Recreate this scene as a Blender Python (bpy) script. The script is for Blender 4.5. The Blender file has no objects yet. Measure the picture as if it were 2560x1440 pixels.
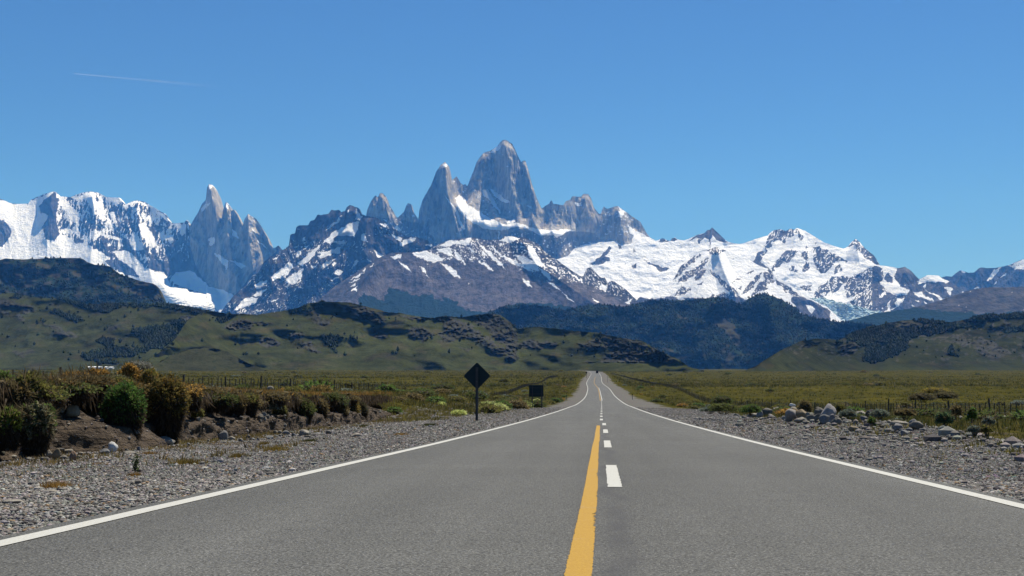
import bpy, math, random
import numpy as np
from mathutils import Matrix, Vector
random.seed(7)
rng = np.random.default_rng(7)
SC = bpy.context.scene
COL = SC.collection
R = math.radians

# ------------------------------------------------------------------ camera
# the eye is the world origin, +Y runs along the first straight of the road
F = 3200.0                      # focal length in photo pixels (2560 wide)
YAW, PITCH = math.atan(220 / F), math.atan(205 / F)
cam_d = bpy.data.cameras.new('camera')
cam = bpy.data.objects.new('camera', cam_d)
COL.objects.link(cam)
cam.rotation_euler = (R(90) + PITCH, 0, YAW)
cam_d.sensor_width = 36
cam_d.lens = 36 * F / 2560
cam_d.clip_start = 0.05
cam_d.clip_end = 250000
SC.camera = cam

# ------------------------------------------------------------------ light
SUN_EL, SUN_AZ = R(61), R(31)   # azimuth measured clockwise from +Y
world = bpy.data.worlds.new('World')
SC.world = world
world.use_nodes = True
wn = world.node_tree
bg = wn.nodes['Background']
sky = wn.nodes.new('ShaderNodeTexSky')
sky.sky_type = 'NISHITA'
sky.sun_disc = False
sky.sun_elevation = SUN_EL
sky.sun_rotation = SUN_AZ
sky.altitude = 0
sky.air_density = 1.0
sky.dust_density = 0.0
sky.ozone_density = 8.0
tint = wn.nodes.new('ShaderNodeMix'); tint.data_type = 'RGBA'; tint.blend_type = 'MULTIPLY'
tint.inputs[0].default_value = 1.0; tint.inputs[7].default_value = (0.525, 0.775, 1.0, 1)
wn.links.new(sky.outputs[0], tint.inputs[6]); wn.links.new(tint.outputs[2], bg.inputs[0])
bg.inputs[1].default_value = 0.059
sun_d = bpy.data.lights.new('sun', 'SUN')
sun_d.energy = 5.0
sun_d.angle = R(0.53)
sun_d.color = (1.0, 0.95, 0.87)
sun = bpy.data.objects.new('sun', sun_d)
COL.objects.link(sun)
sdir = Vector((math.sin(SUN_AZ) * math.cos(SUN_EL), math.cos(SUN_AZ) * math.cos(SUN_EL), math.sin(SUN_EL)))
sun.rotation_euler = sdir.to_track_quat('Z', 'Y').to_euler()
sun.location = (0, 0, 60)
SC.view_settings.view_transform = 'Standard'
SC.view_settings.look = 'None'
SC.view_settings.gamma = 1
SC.view_settings.use_curve_mapping = False
SC.view_settings.exposure = 0.6
SC.render.engine = 'CYCLES'
SC.cycles.use_denoising = True
SC.cycles.max_bounces = 6
SC.cycles.volume_bounces = 1

# ------------------------------------------------------------------ helpers
RM = np.array((Matrix.Rotation(YAW, 3, 'Z') @ Matrix.Rotation(R(90) + PITCH, 3, 'X')))


def ray(px, py):
    """world direction of a photo pixel, scaled so that its Y component is 1"""
    px = np.asarray(px, float); py = np.asarray(py, float)
    px, py = np.broadcast_arrays(px, py)
    v = np.stack([(px - 1280) / F, (720 - py) / F, -np.ones(px.shape)], -1) @ RM.T
    return v / v[..., 1:2]


def at(px, py, y):
    return ray(px, py) * y


def _hash(ix, iy, seed):
    h = (ix.astype(np.int64) * 374761393 + iy.astype(np.int64) * 668265263 + seed * 974634777) & 0xFFFFFFFF
    h = ((h ^ (h >> 13)) * 1274126177) & 0xFFFFFFFF
    return ((h ^ (h >> 16)) & 0xFFFF) / 65536.0


def perlin(x, y, seed=0):
    x, y = np.broadcast_arrays(np.asarray(x, float), np.asarray(y, float))
    ix = np.floor(x); iy = np.floor(y)
    fx = x - ix; fy = y - iy
    ux = fx * fx * fx * (fx * (fx * 6 - 15) + 10)
    uy = fy * fy * fy * (fy * (fy * 6 - 15) + 10)

    def g(dx, dy):
        a = _hash(ix + dx, iy + dy, seed) * 2 * np.pi
        return np.cos(a) * (fx - dx) + np.sin(a) * (fy - dy)
    a = g(0, 0) * (1 - ux) + g(1, 0) * ux
    b = g(0, 1) * (1 - ux) + g(1, 1) * ux
    return (a * (1 - uy) + b * uy) * 1.5


def fbm(x, y, seed=0, octs=4, gain=0.5):
    s = 0; a = 1; n = 0
    x = np.asarray(x, float); y = np.asarray(y, float)
    for o in range(octs):
        s = s + a * perlin(x * 2 ** o + 17.3 * o, y * 2 ** o - 9.1 * o, seed + o)
        n += a; a *= gain
    return s / n


def ridged(x, y, seed=0, octs=4, gain=0.5):
    s = 0; a = 1; n = 0
    x = np.asarray(x, float); y = np.asarray(y, float)
    for o in range(octs):
        s = s + a * (1 - np.abs(perlin(x * 2 ** o + 17.3 * o, y * 2 ** o - 9.1 * o, seed + o)) * 2)
        n += a; a *= gain
    return s / n


def sstep(a, b, x):
    t = np.clip((np.asarray(x, float) - a) / (b - a), 0, 1)
    return t * t * (3 - 2 * t)


def hermite(xs, ys):
    xs = np.array(xs, float); ys = np.array(ys, float)
    d = np.diff(ys) / np.diff(xs)
    m = np.zeros_like(ys)
    m[1:-1] = (d[:-1] * np.diff(xs)[1:] + d[1:] * np.diff(xs)[:-1]) / (xs[2:] - xs[:-2])
    m[0] = d[0]; m[-1] = d[-1]

    def f(x):
        x = np.clip(np.asarray(x, float), xs[0], xs[-1])
        i = np.clip(np.searchsorted(xs, x) - 1, 0, len(xs) - 2)
        h = xs[i + 1] - xs[i]; t = (x - xs[i]) / h
        return ((2 * t**3 - 3 * t**2 + 1) * ys[i] + (t**3 - 2 * t**2 + t) * h * m[i]
                + (-2 * t**3 + 3 * t**2) * ys[i + 1] + (t**3 - t**2) * h * m[i + 1])
    return f


def inside(PX, PY, poly):
    poly = np.array(poly, float)
    out = np.zeros(PX.shape, bool)
    x0, y0 = poly.min(0); x1, y1 = poly.max(0)
    sel = (PX >= x0) & (PX <= x1) & (PY >= y0) & (PY <= y1)
    if not sel.any():
        return out
    x = PX[sel]; y = PY[sel]; r = np.zeros(x.shape, bool)
    n = len(poly)
    for i in range(n):
        xa, ya = poly[i]; xb, yb = poly[(i + 1) % n]
        if ya == yb:
            continue
        r ^= ((ya > y) != (yb > y)) & (x < (xb - xa) * (y - ya) / (yb - ya) + xa)
    out[sel] = r
    return out


def polys(PX, PY, ps):
    m = np.zeros(PX.shape, bool)
    for p in ps:
        m |= inside(PX, PY, p)
    return m.astype(float)


def crop(ox, oy, sc):
    return lambda *ps: [[(ox + x / sc, oy + y / sc) for x, y in p] for p in ps]


def blur(a, ry, rx):
    for ax, r in ((0, ry), (1, rx)):
        if r < 1:
            continue
        for _ in range(2):
            p = np.concatenate([np.repeat(a.take([0], ax), r, ax), a, np.repeat(a.take([-1], ax), r, ax)], ax)
            c = np.cumsum(p, ax)
            z = np.zeros_like(c.take([0], ax))
            c = np.concatenate([z, c], ax)
            n = a.shape[ax]
            a = (c.take(range(2 * r + 1, 2 * r + 1 + n), ax) - c.take(range(0, n), ax)) / (2 * r + 1)
    return a


def mesh_np(name, V, Fc, col=None, attrs=None, smooth=False, mats=()):
    """mesh from numpy verts (n,3) and faces (m,3 or 4)"""
    V = np.ascontiguousarray(V, np.float32); Fc = np.ascontiguousarray(Fc, np.int32)
    me = bpy.data.meshes.new(name)
    k = Fc.shape[1]
    me.vertices.add(len(V)); me.vertices.foreach_set('co', V.ravel())
    me.loops.add(Fc.size); me.loops.foreach_set('vertex_index', Fc.ravel())
    me.polygons.add(len(Fc))
    me.polygons.foreach_set('loop_start', np.arange(0, Fc.size, k, dtype=np.int32))
    me.polygons.foreach_set('use_smooth', np.full(len(Fc), bool(smooth)))
    if col is not None:
        a = me.attributes.new('tone', 'FLOAT_COLOR', 'POINT')
        c = np.ones((len(V), 4), np.float32); c[:, :3] = col
        a.data.foreach_set('color', c.ravel())
    for nm, val in (attrs or {}).items():
        a = me.attributes.new(nm, 'FLOAT', 'POINT')
        a.data.foreach_set('value', np.ascontiguousarray(val, np.float32).ravel())
    for m in mats:
        me.materials.append(m)
    me.update(calc_edges=True)
    me.validate()
    return me


def grid_faces(nr, nc, flip=False):
    i = np.arange(nr - 1)[:, None] * nc + np.arange(nc - 1)[None]
    f = np.stack([i, i + 1, i + nc + 1, i + nc], -1).reshape(-1, 4)
    return f[:, ::-1] if flip else f


def tag(o, label=None, cat=None, group=None, kind=None):
    if label: o['label'] = label
    if cat: o['category'] = cat
    if group: o['group'] = group
    if kind: o['kind'] = kind
    return o


def link(name, me, parent=None, loc=(0, 0, 0), rz=0):
    o = bpy.data.objects.new(name, me)
    COL.objects.link(o)
    o.location = loc; o.rotation_euler = (0, 0, rz)
    if parent: o.parent = parent
    return o


def empty(name, loc, rz=0):
    return link(name, None, None, loc, rz)


class MB:
    """collects boxes, tubes and rings, builds one mesh"""
    def __init__(s): s.v = []; s.f = []

    def add(s, v, f):
        n = len(s.v); s.v += [tuple(p) for p in v]; s.f += [tuple(i + n for i in q) for q in f]

    def box(s, c, d, taper=1.0):
        x, y, z = (q / 2 for q in d); t = taper
        s.add([(c[0] + a * x * (t if e > 0 else 1), c[1] + b * y * (t if e > 0 else 1), c[2] + e * z) for e in (-1, 1) for b in (-1, 1) for a in (-1, 1)],
              [(0, 2, 3, 1), (4, 5, 7, 6), (0, 1, 5, 4), (2, 6, 7, 3), (0, 4, 6, 2), (1, 3, 7, 5)])

    def tube(s, pts, rad, n=6):
        P = [Vector(p) for p in pts]; rs = rad if isinstance(rad, (list, tuple)) else [rad] * len(P)
        vs = []; fs = []
        for i, p in enumerate(P):
            d = (P[min(i + 1, len(P) - 1)] - P[max(i - 1, 0)]).normalized()
            a = d.orthogonal().normalized(); b = d.cross(a)
            for k in range(n):
                t = 2 * math.pi * k / n
                vs.append(p + (a * math.cos(t) + b * math.sin(t)) * rs[i])
        for i in range(len(P) - 1):
            for k in range(n):
                fs.append((i * n + k, i * n + (k + 1) % n, (i + 1) * n + (k + 1) % n, (i + 1) * n + k))
        fs.append(tuple(range(n - 1, -1, -1))); fs.append(tuple((len(P) - 1) * n + k for k in range(n)))
        s.add(vs, fs)

    def prism(s, outline, y0, y1):
        """outline in xz, extruded along y"""
        n = len(outline)
        s.add([(x, y0, z) for x, z in outline] + [(x, y1, z) for x, z in outline],
              [tuple(range(n)), tuple(range(2 * n - 1, n - 1, -1))] + [(i, i + n, (i + 1) % n + n, (i + 1) % n) for i in range(n)])

    def mesh(s, name, mat):
        me = bpy.data.meshes.new(name); me.from_pydata(s.v, [], s.f); me.materials.append(mat); me.update()
        import bmesh
        b = bmesh.new(); b.from_mesh(me); bmesh.ops.recalc_face_normals(b, faces=b.faces); b.to_mesh(me); b.free()
        return me

    def build(s, name, mat, parent=None, **k):
        return link(name, s.mesh(name, mat), parent, **k)


# ------------------------------------------------------------------ material helpers
class NT:
    def __init__(s, name):
        s.m = bpy.data.materials.new(name); s.m.use_nodes = True
        s.t = s.m.node_tree; s.b = s.t.nodes['Principled BSDF']
        s.b.inputs['Specular IOR Level'].default_value = 0.2
        s.b.inputs['Roughness'].default_value = 0.9
        s._pos = None

    def n(s, kind, **k):
        nd = s.t.nodes.new(kind)
        for a, v in k.items(): setattr(nd, a, v)
        return nd

    def set(s, sock, v):
        if hasattr(v, 'bl_idname') or hasattr(v, 'is_linked'): s.t.links.new(v, sock)
        else: sock.default_value = v

    def pos(s):
        if s._pos is None: s._pos = s.n('ShaderNodeNewGeometry').outputs['Position']
        return s._pos

    def obj(s): return s.n('ShaderNodeTexCoord').outputs['Object']

    def scale(s, v, sc):
        m = s.n('ShaderNodeVectorMath', operation='MULTIPLY'); s.t.links.new(v, m.inputs[0]); m.inputs[1].default_value = sc
        return m.outputs[0]

    def noise(s, v, scale, detail=4, rough=0.55):
        n = s.n('ShaderNodeTexNoise'); s.t.links.new(v, n.inputs['Vector'])
        n.inputs['Scale'].default_value = scale; n.inputs['Detail'].default_value = detail; n.inputs['Roughness'].default_value = rough
        return n.outputs['Fac']

    def voro(s, v, scale):
        n = s.n('ShaderNodeTexVoronoi'); s.t.links.new(v, n.inputs['Vector']); n.inputs['Scale'].default_value = scale
        return n

    def math(s, op, a, b=0.0):
        m = s.n('ShaderNodeMath', operation=op); s.set(m.inputs[0], a); s.set(m.inputs[1], b)
        return m.outputs[0]

    def step(s, x, a, b):
        m = s.n('ShaderNodeMapRange', interpolation_type='SMOOTHSTEP'); s.set(m.inputs[0], x)
        m.inputs[1].default_value = a; m.inputs[2].default_value = b
        return m.outputs[0]

    def lin(s, x, a, b, c, d):
        m = s.n('ShaderNodeMapRange'); s.set(m.inputs[0], x)
        for i, q in enumerate((a, b, c, d)): m.inputs[i + 1].default_value = q
        return m.outputs[0]

    def mix(s, f, a, b, blend='MIX'):
        m = s.n('ShaderNodeMix', data_type='RGBA', blend_type=blend)
        s.set(m.inputs[0], f); s.set(m.inputs[6], a if not isinstance(a, tuple) else (*a[:3], 1)); s.set(m.inputs[7], b if not isinstance(b, tuple) else (*b[:3], 1))
        return m.outputs[2]

    def attr(s, name):
        a = s.n('ShaderNodeAttribute'); a.attribute_name = name
        return a

    def color(s, c): s.set(s.b.inputs['Base Color'], c if not isinstance(c, tuple) else (*c[:3], 1)); return s

    def bump(s, h, dist=0.05, strength=1.0):
        b = s.n('ShaderNodeBump'); s.t.links.new(h, b.inputs['Height'])
        b.inputs['Distance'].default_value = dist; b.inputs['Strength'].default_value = strength
        s.t.links.new(b.outputs[0], s.b.inputs['Normal']); return s

    def glow(s, f=.5):
        """thin leaves: part of the light passes through"""
        tl = s.n('ShaderNodeBsdfTranslucent'); mx = s.n('ShaderNodeMixShader'); mx.inputs[0].default_value = f
        lk = s.b.inputs['Base Color'].links
        if lk: s.t.links.new(lk[0].from_socket, tl.inputs[0])
        else: tl.inputs[0].default_value = s.b.inputs['Base Color'].default_value
        s.t.links.new(s.b.outputs[0], mx.inputs[1]); s.t.links.new(tl.outputs[0], mx.inputs[2])
        s.t.links.new(mx.outputs[0], s.t.nodes['Material Output'].inputs[0]); return s

    def gain(s, c, f):
        """colour c times scalar f"""
        m = s.n('ShaderNodeVectorMath', operation='SCALE'); s.set(m.inputs[0], c); s.set(m.inputs[3], f)
        return m.outputs[0]

# ------------------------------------------------------------------ terrain shape
road_z = hermite([-80, -30, 0, 13, 26, 45, 90, 147, 161, 221, 312, 388, 557, 710, 1000, 1400, 1600, 2000, 40000],
                 [1.4, .04, -.786, -1.145, -1.503, -1.98, -3.0, -4.14, -4.42, -5.3, -6.05, -5.85, -5.45, -4.2, -3.05, -1.0, -.8, -2.5, -3])
road_x = hermite([-80, 0, 312, 388, 557, 710, 1000, 1200, 1400, 1600, 2500], [-.037, -.037, -.037, -.4, -2.5, -2.7, -3.75, -6, -13, -30, -90])
plain_l = hermite([-80, 0, 30, 45, 58, 90, 130, 223, 361, 470, 645, 726, 855, 1200, 2000, 3000, 6000, 40000],
                  [1.6, .0, -.42, -.88, -1.2, -1.75, -2.4, -5.0, -7.2, -6.5, -6.6, -5.0, -4.8, -3.8, -1.2, 1.5, 4, 4])
plain_r = hermite([-80, 0, 30, 60, 89, 103, 200, 388, 446, 610, 845, 1262, 1445, 2000, 3000, 6000, 40000],
                  [.6, -1.2, -2.0, -2.75, -3.4, -3.7, -6.2, -8.0, -6.8, -7.0, -7.2, -6.0, -4.5, -2.4, -.6, 3, 3])
HALF = 3.56                       # centre of the road to the edge of the asphalt
bank_foot = hermite([-80, 26, 45, 75, 90], [11.6, 11.7, 12.4, 13.0, 13.2])


def ground_z(x, y):
    x = np.asarray(x, float); y = np.asarray(y, float)
    s = x - road_x(y); e = np.abs(s) - HALF
    rz = road_z(y)
    e2 = np.clip(e, 0, 9)
    shoulder = rz - .035 - .03 * e2 + .03 * perlin(x * .7, y * .7, 3) * sstep(.3, 1.5, e)
    pl, pr = plain_l(y), plain_r(y)
    und = fbm(x / 70, y / 70, 11, 3) * np.clip((np.abs(s) - 14) / 60, 0, 1) * 1.1 + fbm(x / 420, y / 420, 5, 3) * np.clip((np.abs(s) - 60) / 500, 0, 1) * 3.2
    small = .09 * fbm(x / 3.1, y / 3.1, 21, 3) * sstep(2, 7, e)
    bank = 1 - sstep(70, 86, y)
    bf = bank_foot(y)
    wl = sstep(0, 1, (-s - 6.5) / 11.0) * (1 - bank) + sstep(0, 1, (-s - bf - .6) / 1.2) * bank
    wr = sstep(0, 1, (s - 8.5) / 12.0)
    berm = .34 * np.exp(-((s - 9.6) / 1.5) ** 2) * (.6 + .8 * fbm(x / 4, y / 4, 31, 2)) * sstep(14, 26, y) * (1 - sstep(60, 85, y))
    berm = berm + (.42 * np.exp(-((s - 8.7) / 1.0) ** 2 - ((y - 53) / 6.5) ** 2) + .26 * np.exp(-((s - 9.2) / .9) ** 2 - ((y - 38.5) / 4) ** 2)) * (.8 + .5 * fbm(x / 1.1, y / 1.1, 35, 3))
    z = np.where(s < 0, shoulder * (1 - wl) + (pl + und) * wl, shoulder * (1 - wr) + (pr + und) * wr) + small + berm * (s > 0)
    return z


def hit(px, py, y0=4.0, y1=4000.0):
    """where the sight line of a photo pixel meets the ground"""
    r = ray(px, py)
    ys = np.geomspace(y0, y1, 1500)
    g = ground_z(r[0] * ys, ys) - r[2] * ys
    k = np.argmax(g > 0)
    if k == 0: return Vector(r * y0)
    a, b = ys[k - 1], ys[k]
    y = a + (b - a) * (-g[k - 1]) / (g[k] - g[k - 1])
    return Vector((float(r[0] * y), float(y), float(ground_z(r[0] * y, y))))


# ------------------------------------------------------------------ ground sheet
def geo(a, b, n): return np.geomspace(a, b, n)


so = np.unique(np.concatenate([np.arange(0, 4.2, .35), np.arange(4.2, 20, .3), np.arange(20, 40, 1.0), geo(40, 400, 34), geo(430, 15000, 30)]))
sx = np.concatenate([-so[:0:-1], so])
yy = np.concatenate([np.arange(-60, 6, 3.0), np.arange(6, 90, .45), geo(90, 900, 170), geo(920, 23500, 60)])
S, Y = np.meshgrid(sx, yy)
X = S + road_x(Y)
Z = ground_z(X, Y)
inner = np.abs(S) < 3.4
Z = np.where(inner, road_z(Y) - .12, Z)
e = np.abs(S) - HALF
nz = fbm(X / 5, Y / 5, 41, 4); nz2 = fbm(X / 1.7, Y / 1.7, 47, 3)
gl = 1 - sstep(-.6, .6, (-S - bank_foot(Y) + .5) + 1.1 * nz)                   # gravel fraction
gl_far = 1 - sstep(-1.5, 1.5, (-S - (6.5 + 2.5 * nz)))
bk = 1 - sstep(74, 92, Y)
gl = gl * bk + gl_far * (1 - bk)
gr = 1 - sstep(-1.2, 1.2, (S - (9.6 + 2.4 * nz - 1.6 * sstep(60, 200, Y))))
grav = np.where(S < 0, gl, gr) * (Y < 2600)
soil = np.where(S < 0, sstep(6.4, 8.2, -S + 1.4 * nz) * (1 - sstep(13.5, 15, -S)) * (Y < 36) * sstep(-.25, .2, nz2 + nz),
                sstep(7.6, 9, S + nz) * (1 - sstep(14, 20, S)) * sstep(-.1, .3, nz2) * (Y < 90))
m = NT('ground')
p = m.pos()
n1 = m.noise(m.scale(p, (1, 1, 0)), .012, 6); n2 = m.noise(p, .11, 5); n3 = m.noise(p, 1.3, 5); n4 = m.noise(p, 9, 4)
ga = m.mix(m.step(n1, .38, .62), (.0474, .0459, .0107), (.0636, .0577, .0133))
ga = m.mix(m.step(n2, .44, .60), ga, (.0311, .0340, .0096))
ga = m.gain(ga, .88)
ga = m.mix(m.step(n3, .5, .66), ga, (.0718, .0577, .0156))
gv = m.voro(p, 16).outputs['Color']
gcol = m.mix(.55, (.1800, .1746, .1638), gv, 'MULTIPLY')
gcol = m.mix(m.step(n3, .4, .7), gcol, (.1318, .1275, .1173))
gcol = m.gain(gcol, .80)
scol = m.mix(n4, (.0496, .0400, .0288), (.0920, .0784, .0608))
c = m.mix(m.step(m.math('ADD', m.attr('gravel').outputs['Fac'], m.lin(n3, .2, .8, -.25, .25)), .35, .65), ga, gcol)
c = m.mix(m.step(m.math('ADD', m.attr('soil').outputs['Fac'], m.lin(n4, .2, .8, -.3, .3)), .4, .7), c, scol)
m.color(c).bump(m.math('ADD', n4, m.math('MULTIPLY', n3, 2.0)), .12, .7)
m.b.inputs['Specular IOR Level'].default_value = 0
GROUND = m.m
me = mesh_np('ground', np.stack([X, Y, Z], -1).reshape(-1, 3), grid_faces(*X.shape), attrs={'gravel': grav.ravel(), 'soil': soil.ravel()}, smooth=True, mats=[GROUND])
tag(link('ground', me), 'olive steppe plain with grey gravel verges along the road', 'ground', kind='structure')

# ------------------------------------------------------------------ road
m = NT('asphalt')
p = m.pos()
fine = m.noise(p, 62, 4, .75); mid = m.noise(p, 2.2, 5); big = m.noise(m.scale(p, (1, .12, 1)), .55, 5)
sp = m.n('ShaderNodeSeparateXYZ'); m.t.links.new(p, sp.inputs[0])
lanes = m.noise(m.scale(p, (1, .02, 0)), 1.1, 3)
c = m.mix(m.step(big, .35, .68), (.0859, .0867, .0802), (.1021, .1029, .0956))
c = m.mix(m.lin(mid, .35, .7, 0, .45), c, (.0778, .0786, .0737))
c = m.mix(m.lin(fine, .38, .62, 0, 1), m.gain(c, .22), m.gain(c, 1.78))
c = m.gain(c, m.math('MULTIPLY', m.lin(lanes, .3, .7, .71, .87), m.lin(m.noise(m.scale(p, (.25, 1, 0)), .28, 4), .3, .7, .93, 1.07)))
vv = m.voro(p, 75)
c = m.mix(m.step(m.voro(p, 34).outputs['Distance'], .16, .06), c, (.36, .355, .33))
seam = m.math('ADD', m.math('ABSOLUTE', m.math('SUBTRACT', sp.outputs['X'], m.lin(m.noise(m.scale(p, (0, 1, 0)), .35, 2), .3, .7, .0, .24))), m.lin(mid, .3, .7, -.03, .03))
c = m.mix(m.math('MULTIPLY', m.step(seam, .15, .0), m.lin(m.noise(p, 1.1, 3), .35, .65, .25, .95)), c, (.046, .046, .047))
joint = m.math('ABSOLUTE', m.math('SUBTRACT', m.math('ADD', sp.outputs['Y'], m.lin(m.noise(p, .8, 3), .3, .7, -3, 3)), 156.0))
c = m.mix(m.math('MULTIPLY', m.step(joint, 3.4, .8), .6), c, (.07, .07, .07))
m.color(c); m.b.inputs['Roughness'].default_value = .85
m.bump(m.math('ADD', m.math('MULTIPLY', fine, .5), vv.outputs['Distance']), .012, .6)
ASPHALT = m.m
ry = np.concatenate([np.arange(-60, 0, 3.0), np.arange(0, 60, .6), geo(60, 1900, 260)])


def strip(name, mat, ys, left, right, lift, n=2, parent=None, thick=False):
    u = np.linspace(0, 1, n)[None]
    ys = np.asarray(ys, float)[:, None]
    L = np.broadcast_to(np.asarray(left, float).reshape(-1, 1), ys.shape); Rr = np.broadcast_to(np.asarray(right, float).reshape(-1, 1), ys.shape)
    x = road_x(ys) + L + (Rr - L) * u
    z = road_z(ys) + lift + 0 * x
    V = np.stack([x, ys + 0 * x, z], -1)
    if thick:
        V = np.concatenate([V[:, :1] - [[[0, 0, .11]]], V, V[:, -1:] - [[[0, 0, .11]]]], 1)
    return link(name, mesh_np(name, V.reshape(-1, 3), grid_faces(*V.shape[:2]), mats=[mat]), parent)


edge_j = .035 * perlin(ry * 1.3, ry * 0 + .5, 5)
road = strip('road', ASPHALT, ry, -HALF + edge_j, HALF + .035 * perlin(ry * 1.3, ry * 0 + 8.5, 6), 0, 15, thick=True)
tag(road, 'grey asphalt two lane road running straight to the mountains', 'road', kind='structure')


def paint(name, c1, c2):
    m = NT(name)
    p = m.pos()
    f = m.noise(p, 60, 3, .7)
    c = m.mix(m.lin(f, .4, .62, 0, 1), c1, c2)
    c = m.mix(m.math('MULTIPLY', m.step(m.noise(p, 3.2, 6, .7), .58, .72), m.step(m.noise(p, 110, 2), .45, .6)), c, (.2, .195, .18))
    m.color(c); m.b.inputs['Roughness'].default_value = .8
    m.bump(f, .006, .5)
    return m.m


WHITE = paint('white_paint', (.325, .325, .295), (.405, .405, .372))
YELLOW = paint('yellow_paint', (.275, .158, .018), (.335, .200, .026))
ly = np.concatenate([np.arange(-20, 60, .5), geo(60, 1800, 220)])
for s in (-1, 1):
    j = .006 * perlin(ly * .9, ly * 0 + s, 4)
    a = s * 3.35
    strip('edge_line', WHITE, ly, a - .075 + j, a + .075 + j * .5, .005, 2, road)
# solid yellow line, its edges broken up by the coarse asphalt
yy1 = np.arange(-8, 47.3, .024)
far = sstep(20, 40, yy1)
lj = rng.normal(0, .0025, len(yy1)) - np.abs(rng.normal(0, .010, len(yy1))) * 0
rj = -np.abs(rng.normal(0, .010, len(yy1))) * (1 - .5 * far) * (.3 + 1.2 * sstep(-.2, .5, perlin(yy1 * .5, yy1 * 0, 9)))
off = .03 * perlin(yy1 * .11, yy1 * 0 + 2, 12)
strip('centre_line', YELLOW, yy1, -.063 - .062 + lj + off * .6, -.063 + .068 + rj + off * .6, .005, 2, road)
k = 0
for y0 in np.arange(.7, 225, 11.8):
    xo = .172 - .13 * float(sstep(44, 62, y0))
    ysd = np.linspace(y0, y0 + 4.6, 60)
    jj = rng.normal(0, .004, 60)
    strip('lane_dash', WHITE, ysd, xo - .07 + jj, xo + .07 + rng.normal(0, .004, 60), .005, 2, road)
yf = geo(228, 760, 90)
strip('centre_line', YELLOW, yf, -.22 + 0 * yf, -.08 + 0 * yf, .005, 2, road)
yf2 = geo(228, 420, 50)
strip('centre_line', WHITE, yf2, .10 + 0 * yf2, .24 + 0 * yf2, .005, 2, road)

# ------------------------------------------------------------------ mountains and hills
m = NT('mountain_rock')
p = m.pos()
tone = m.attr('tone').outputs['Color']; sn = m.attr('snow').outputs['Fac']; ft = m.attr('forest').outputs['Fac']
na = m.noise(p, .006, 8, .62); nb = m.noise(m.scale(p, (1, 1, .16)), .014, 7, .6); nc = m.noise(p, .03, 6, .6)
crk = m.step(m.noise(m.scale(p, (1, 1, .09)), .028, 5, .62), .36, .50)
rockf = m.math('ADD', m.lin(na, .3, .7, .52, 1.2), m.lin(nb, .35, .65, -.3, .36))
rock = m.gain(tone, m.math('MULTIPLY', m.math('MAXIMUM', rockf, .18), m.lin(crk, 0, 1, .62, 1.06)))
snowc = m.mix(m.lin(na, .35, .65, 0, 1), (.68, .71, .75), (.84, .85, .87))
edge = m.math('ADD', sn, m.math('ADD', m.lin(nc, .3, .7, -.22, .22), m.lin(nb, .3, .7, -.12, .12)))
c = m.mix(m.step(edge, .42, .58), rock, snowc)
c = m.mix(m.step(m.math('ADD', ft, m.lin(nc, .3, .7, -.3, .3)), .4, .6), c, (.016, .026, .014))
m.color(c); m.b.inputs['Specular IOR Level'].default_value = 0
m.bump(m.math('ADD', nc, nb), 22.0, .8)
ROCK = m.m

m = NT('hill_grass')
p = m.pos()
tone = m.attr('tone').outputs['Color']; ft = m.attr('forest').outputs['Fac']; oc = m.attr('outcrop').outputs['Fac']
na = m.noise(p, .004, 6); nb = m.noise(p, .022, 7, .62); nc = m.noise(p, .09, 5, .6)
c = m.gain(tone, m.math('ADD', m.lin(na, .3, .7, .62, 1.15), m.lin(nb, .3, .7, -.28, .38)))
c = m.mix(m.step(nc, .55, .70), c, (.020, .026, .011))
rk = m.mix(m.lin(nb, .4, .65, 0, 1), (.026, .027, .021), (.062, .060, .048))
c = m.mix(m.step(m.math('ADD', oc, m.lin(nc, .3, .7, -.38, .38)), .40, .74), c, rk)
c = m.mix(m.step(m.math('ADD', ft, m.lin(nb, .3, .7, -.35, .35)), .4, .6), c, (.016, .026, .012))
m.color(c); m.b.inputs['Specular IOR Level'].default_value = 0
m.bump(m.math('ADD', nb, m.math('MULTIPLY', nc, .4)), 7.0, .9)
HILL = m.m


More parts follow.
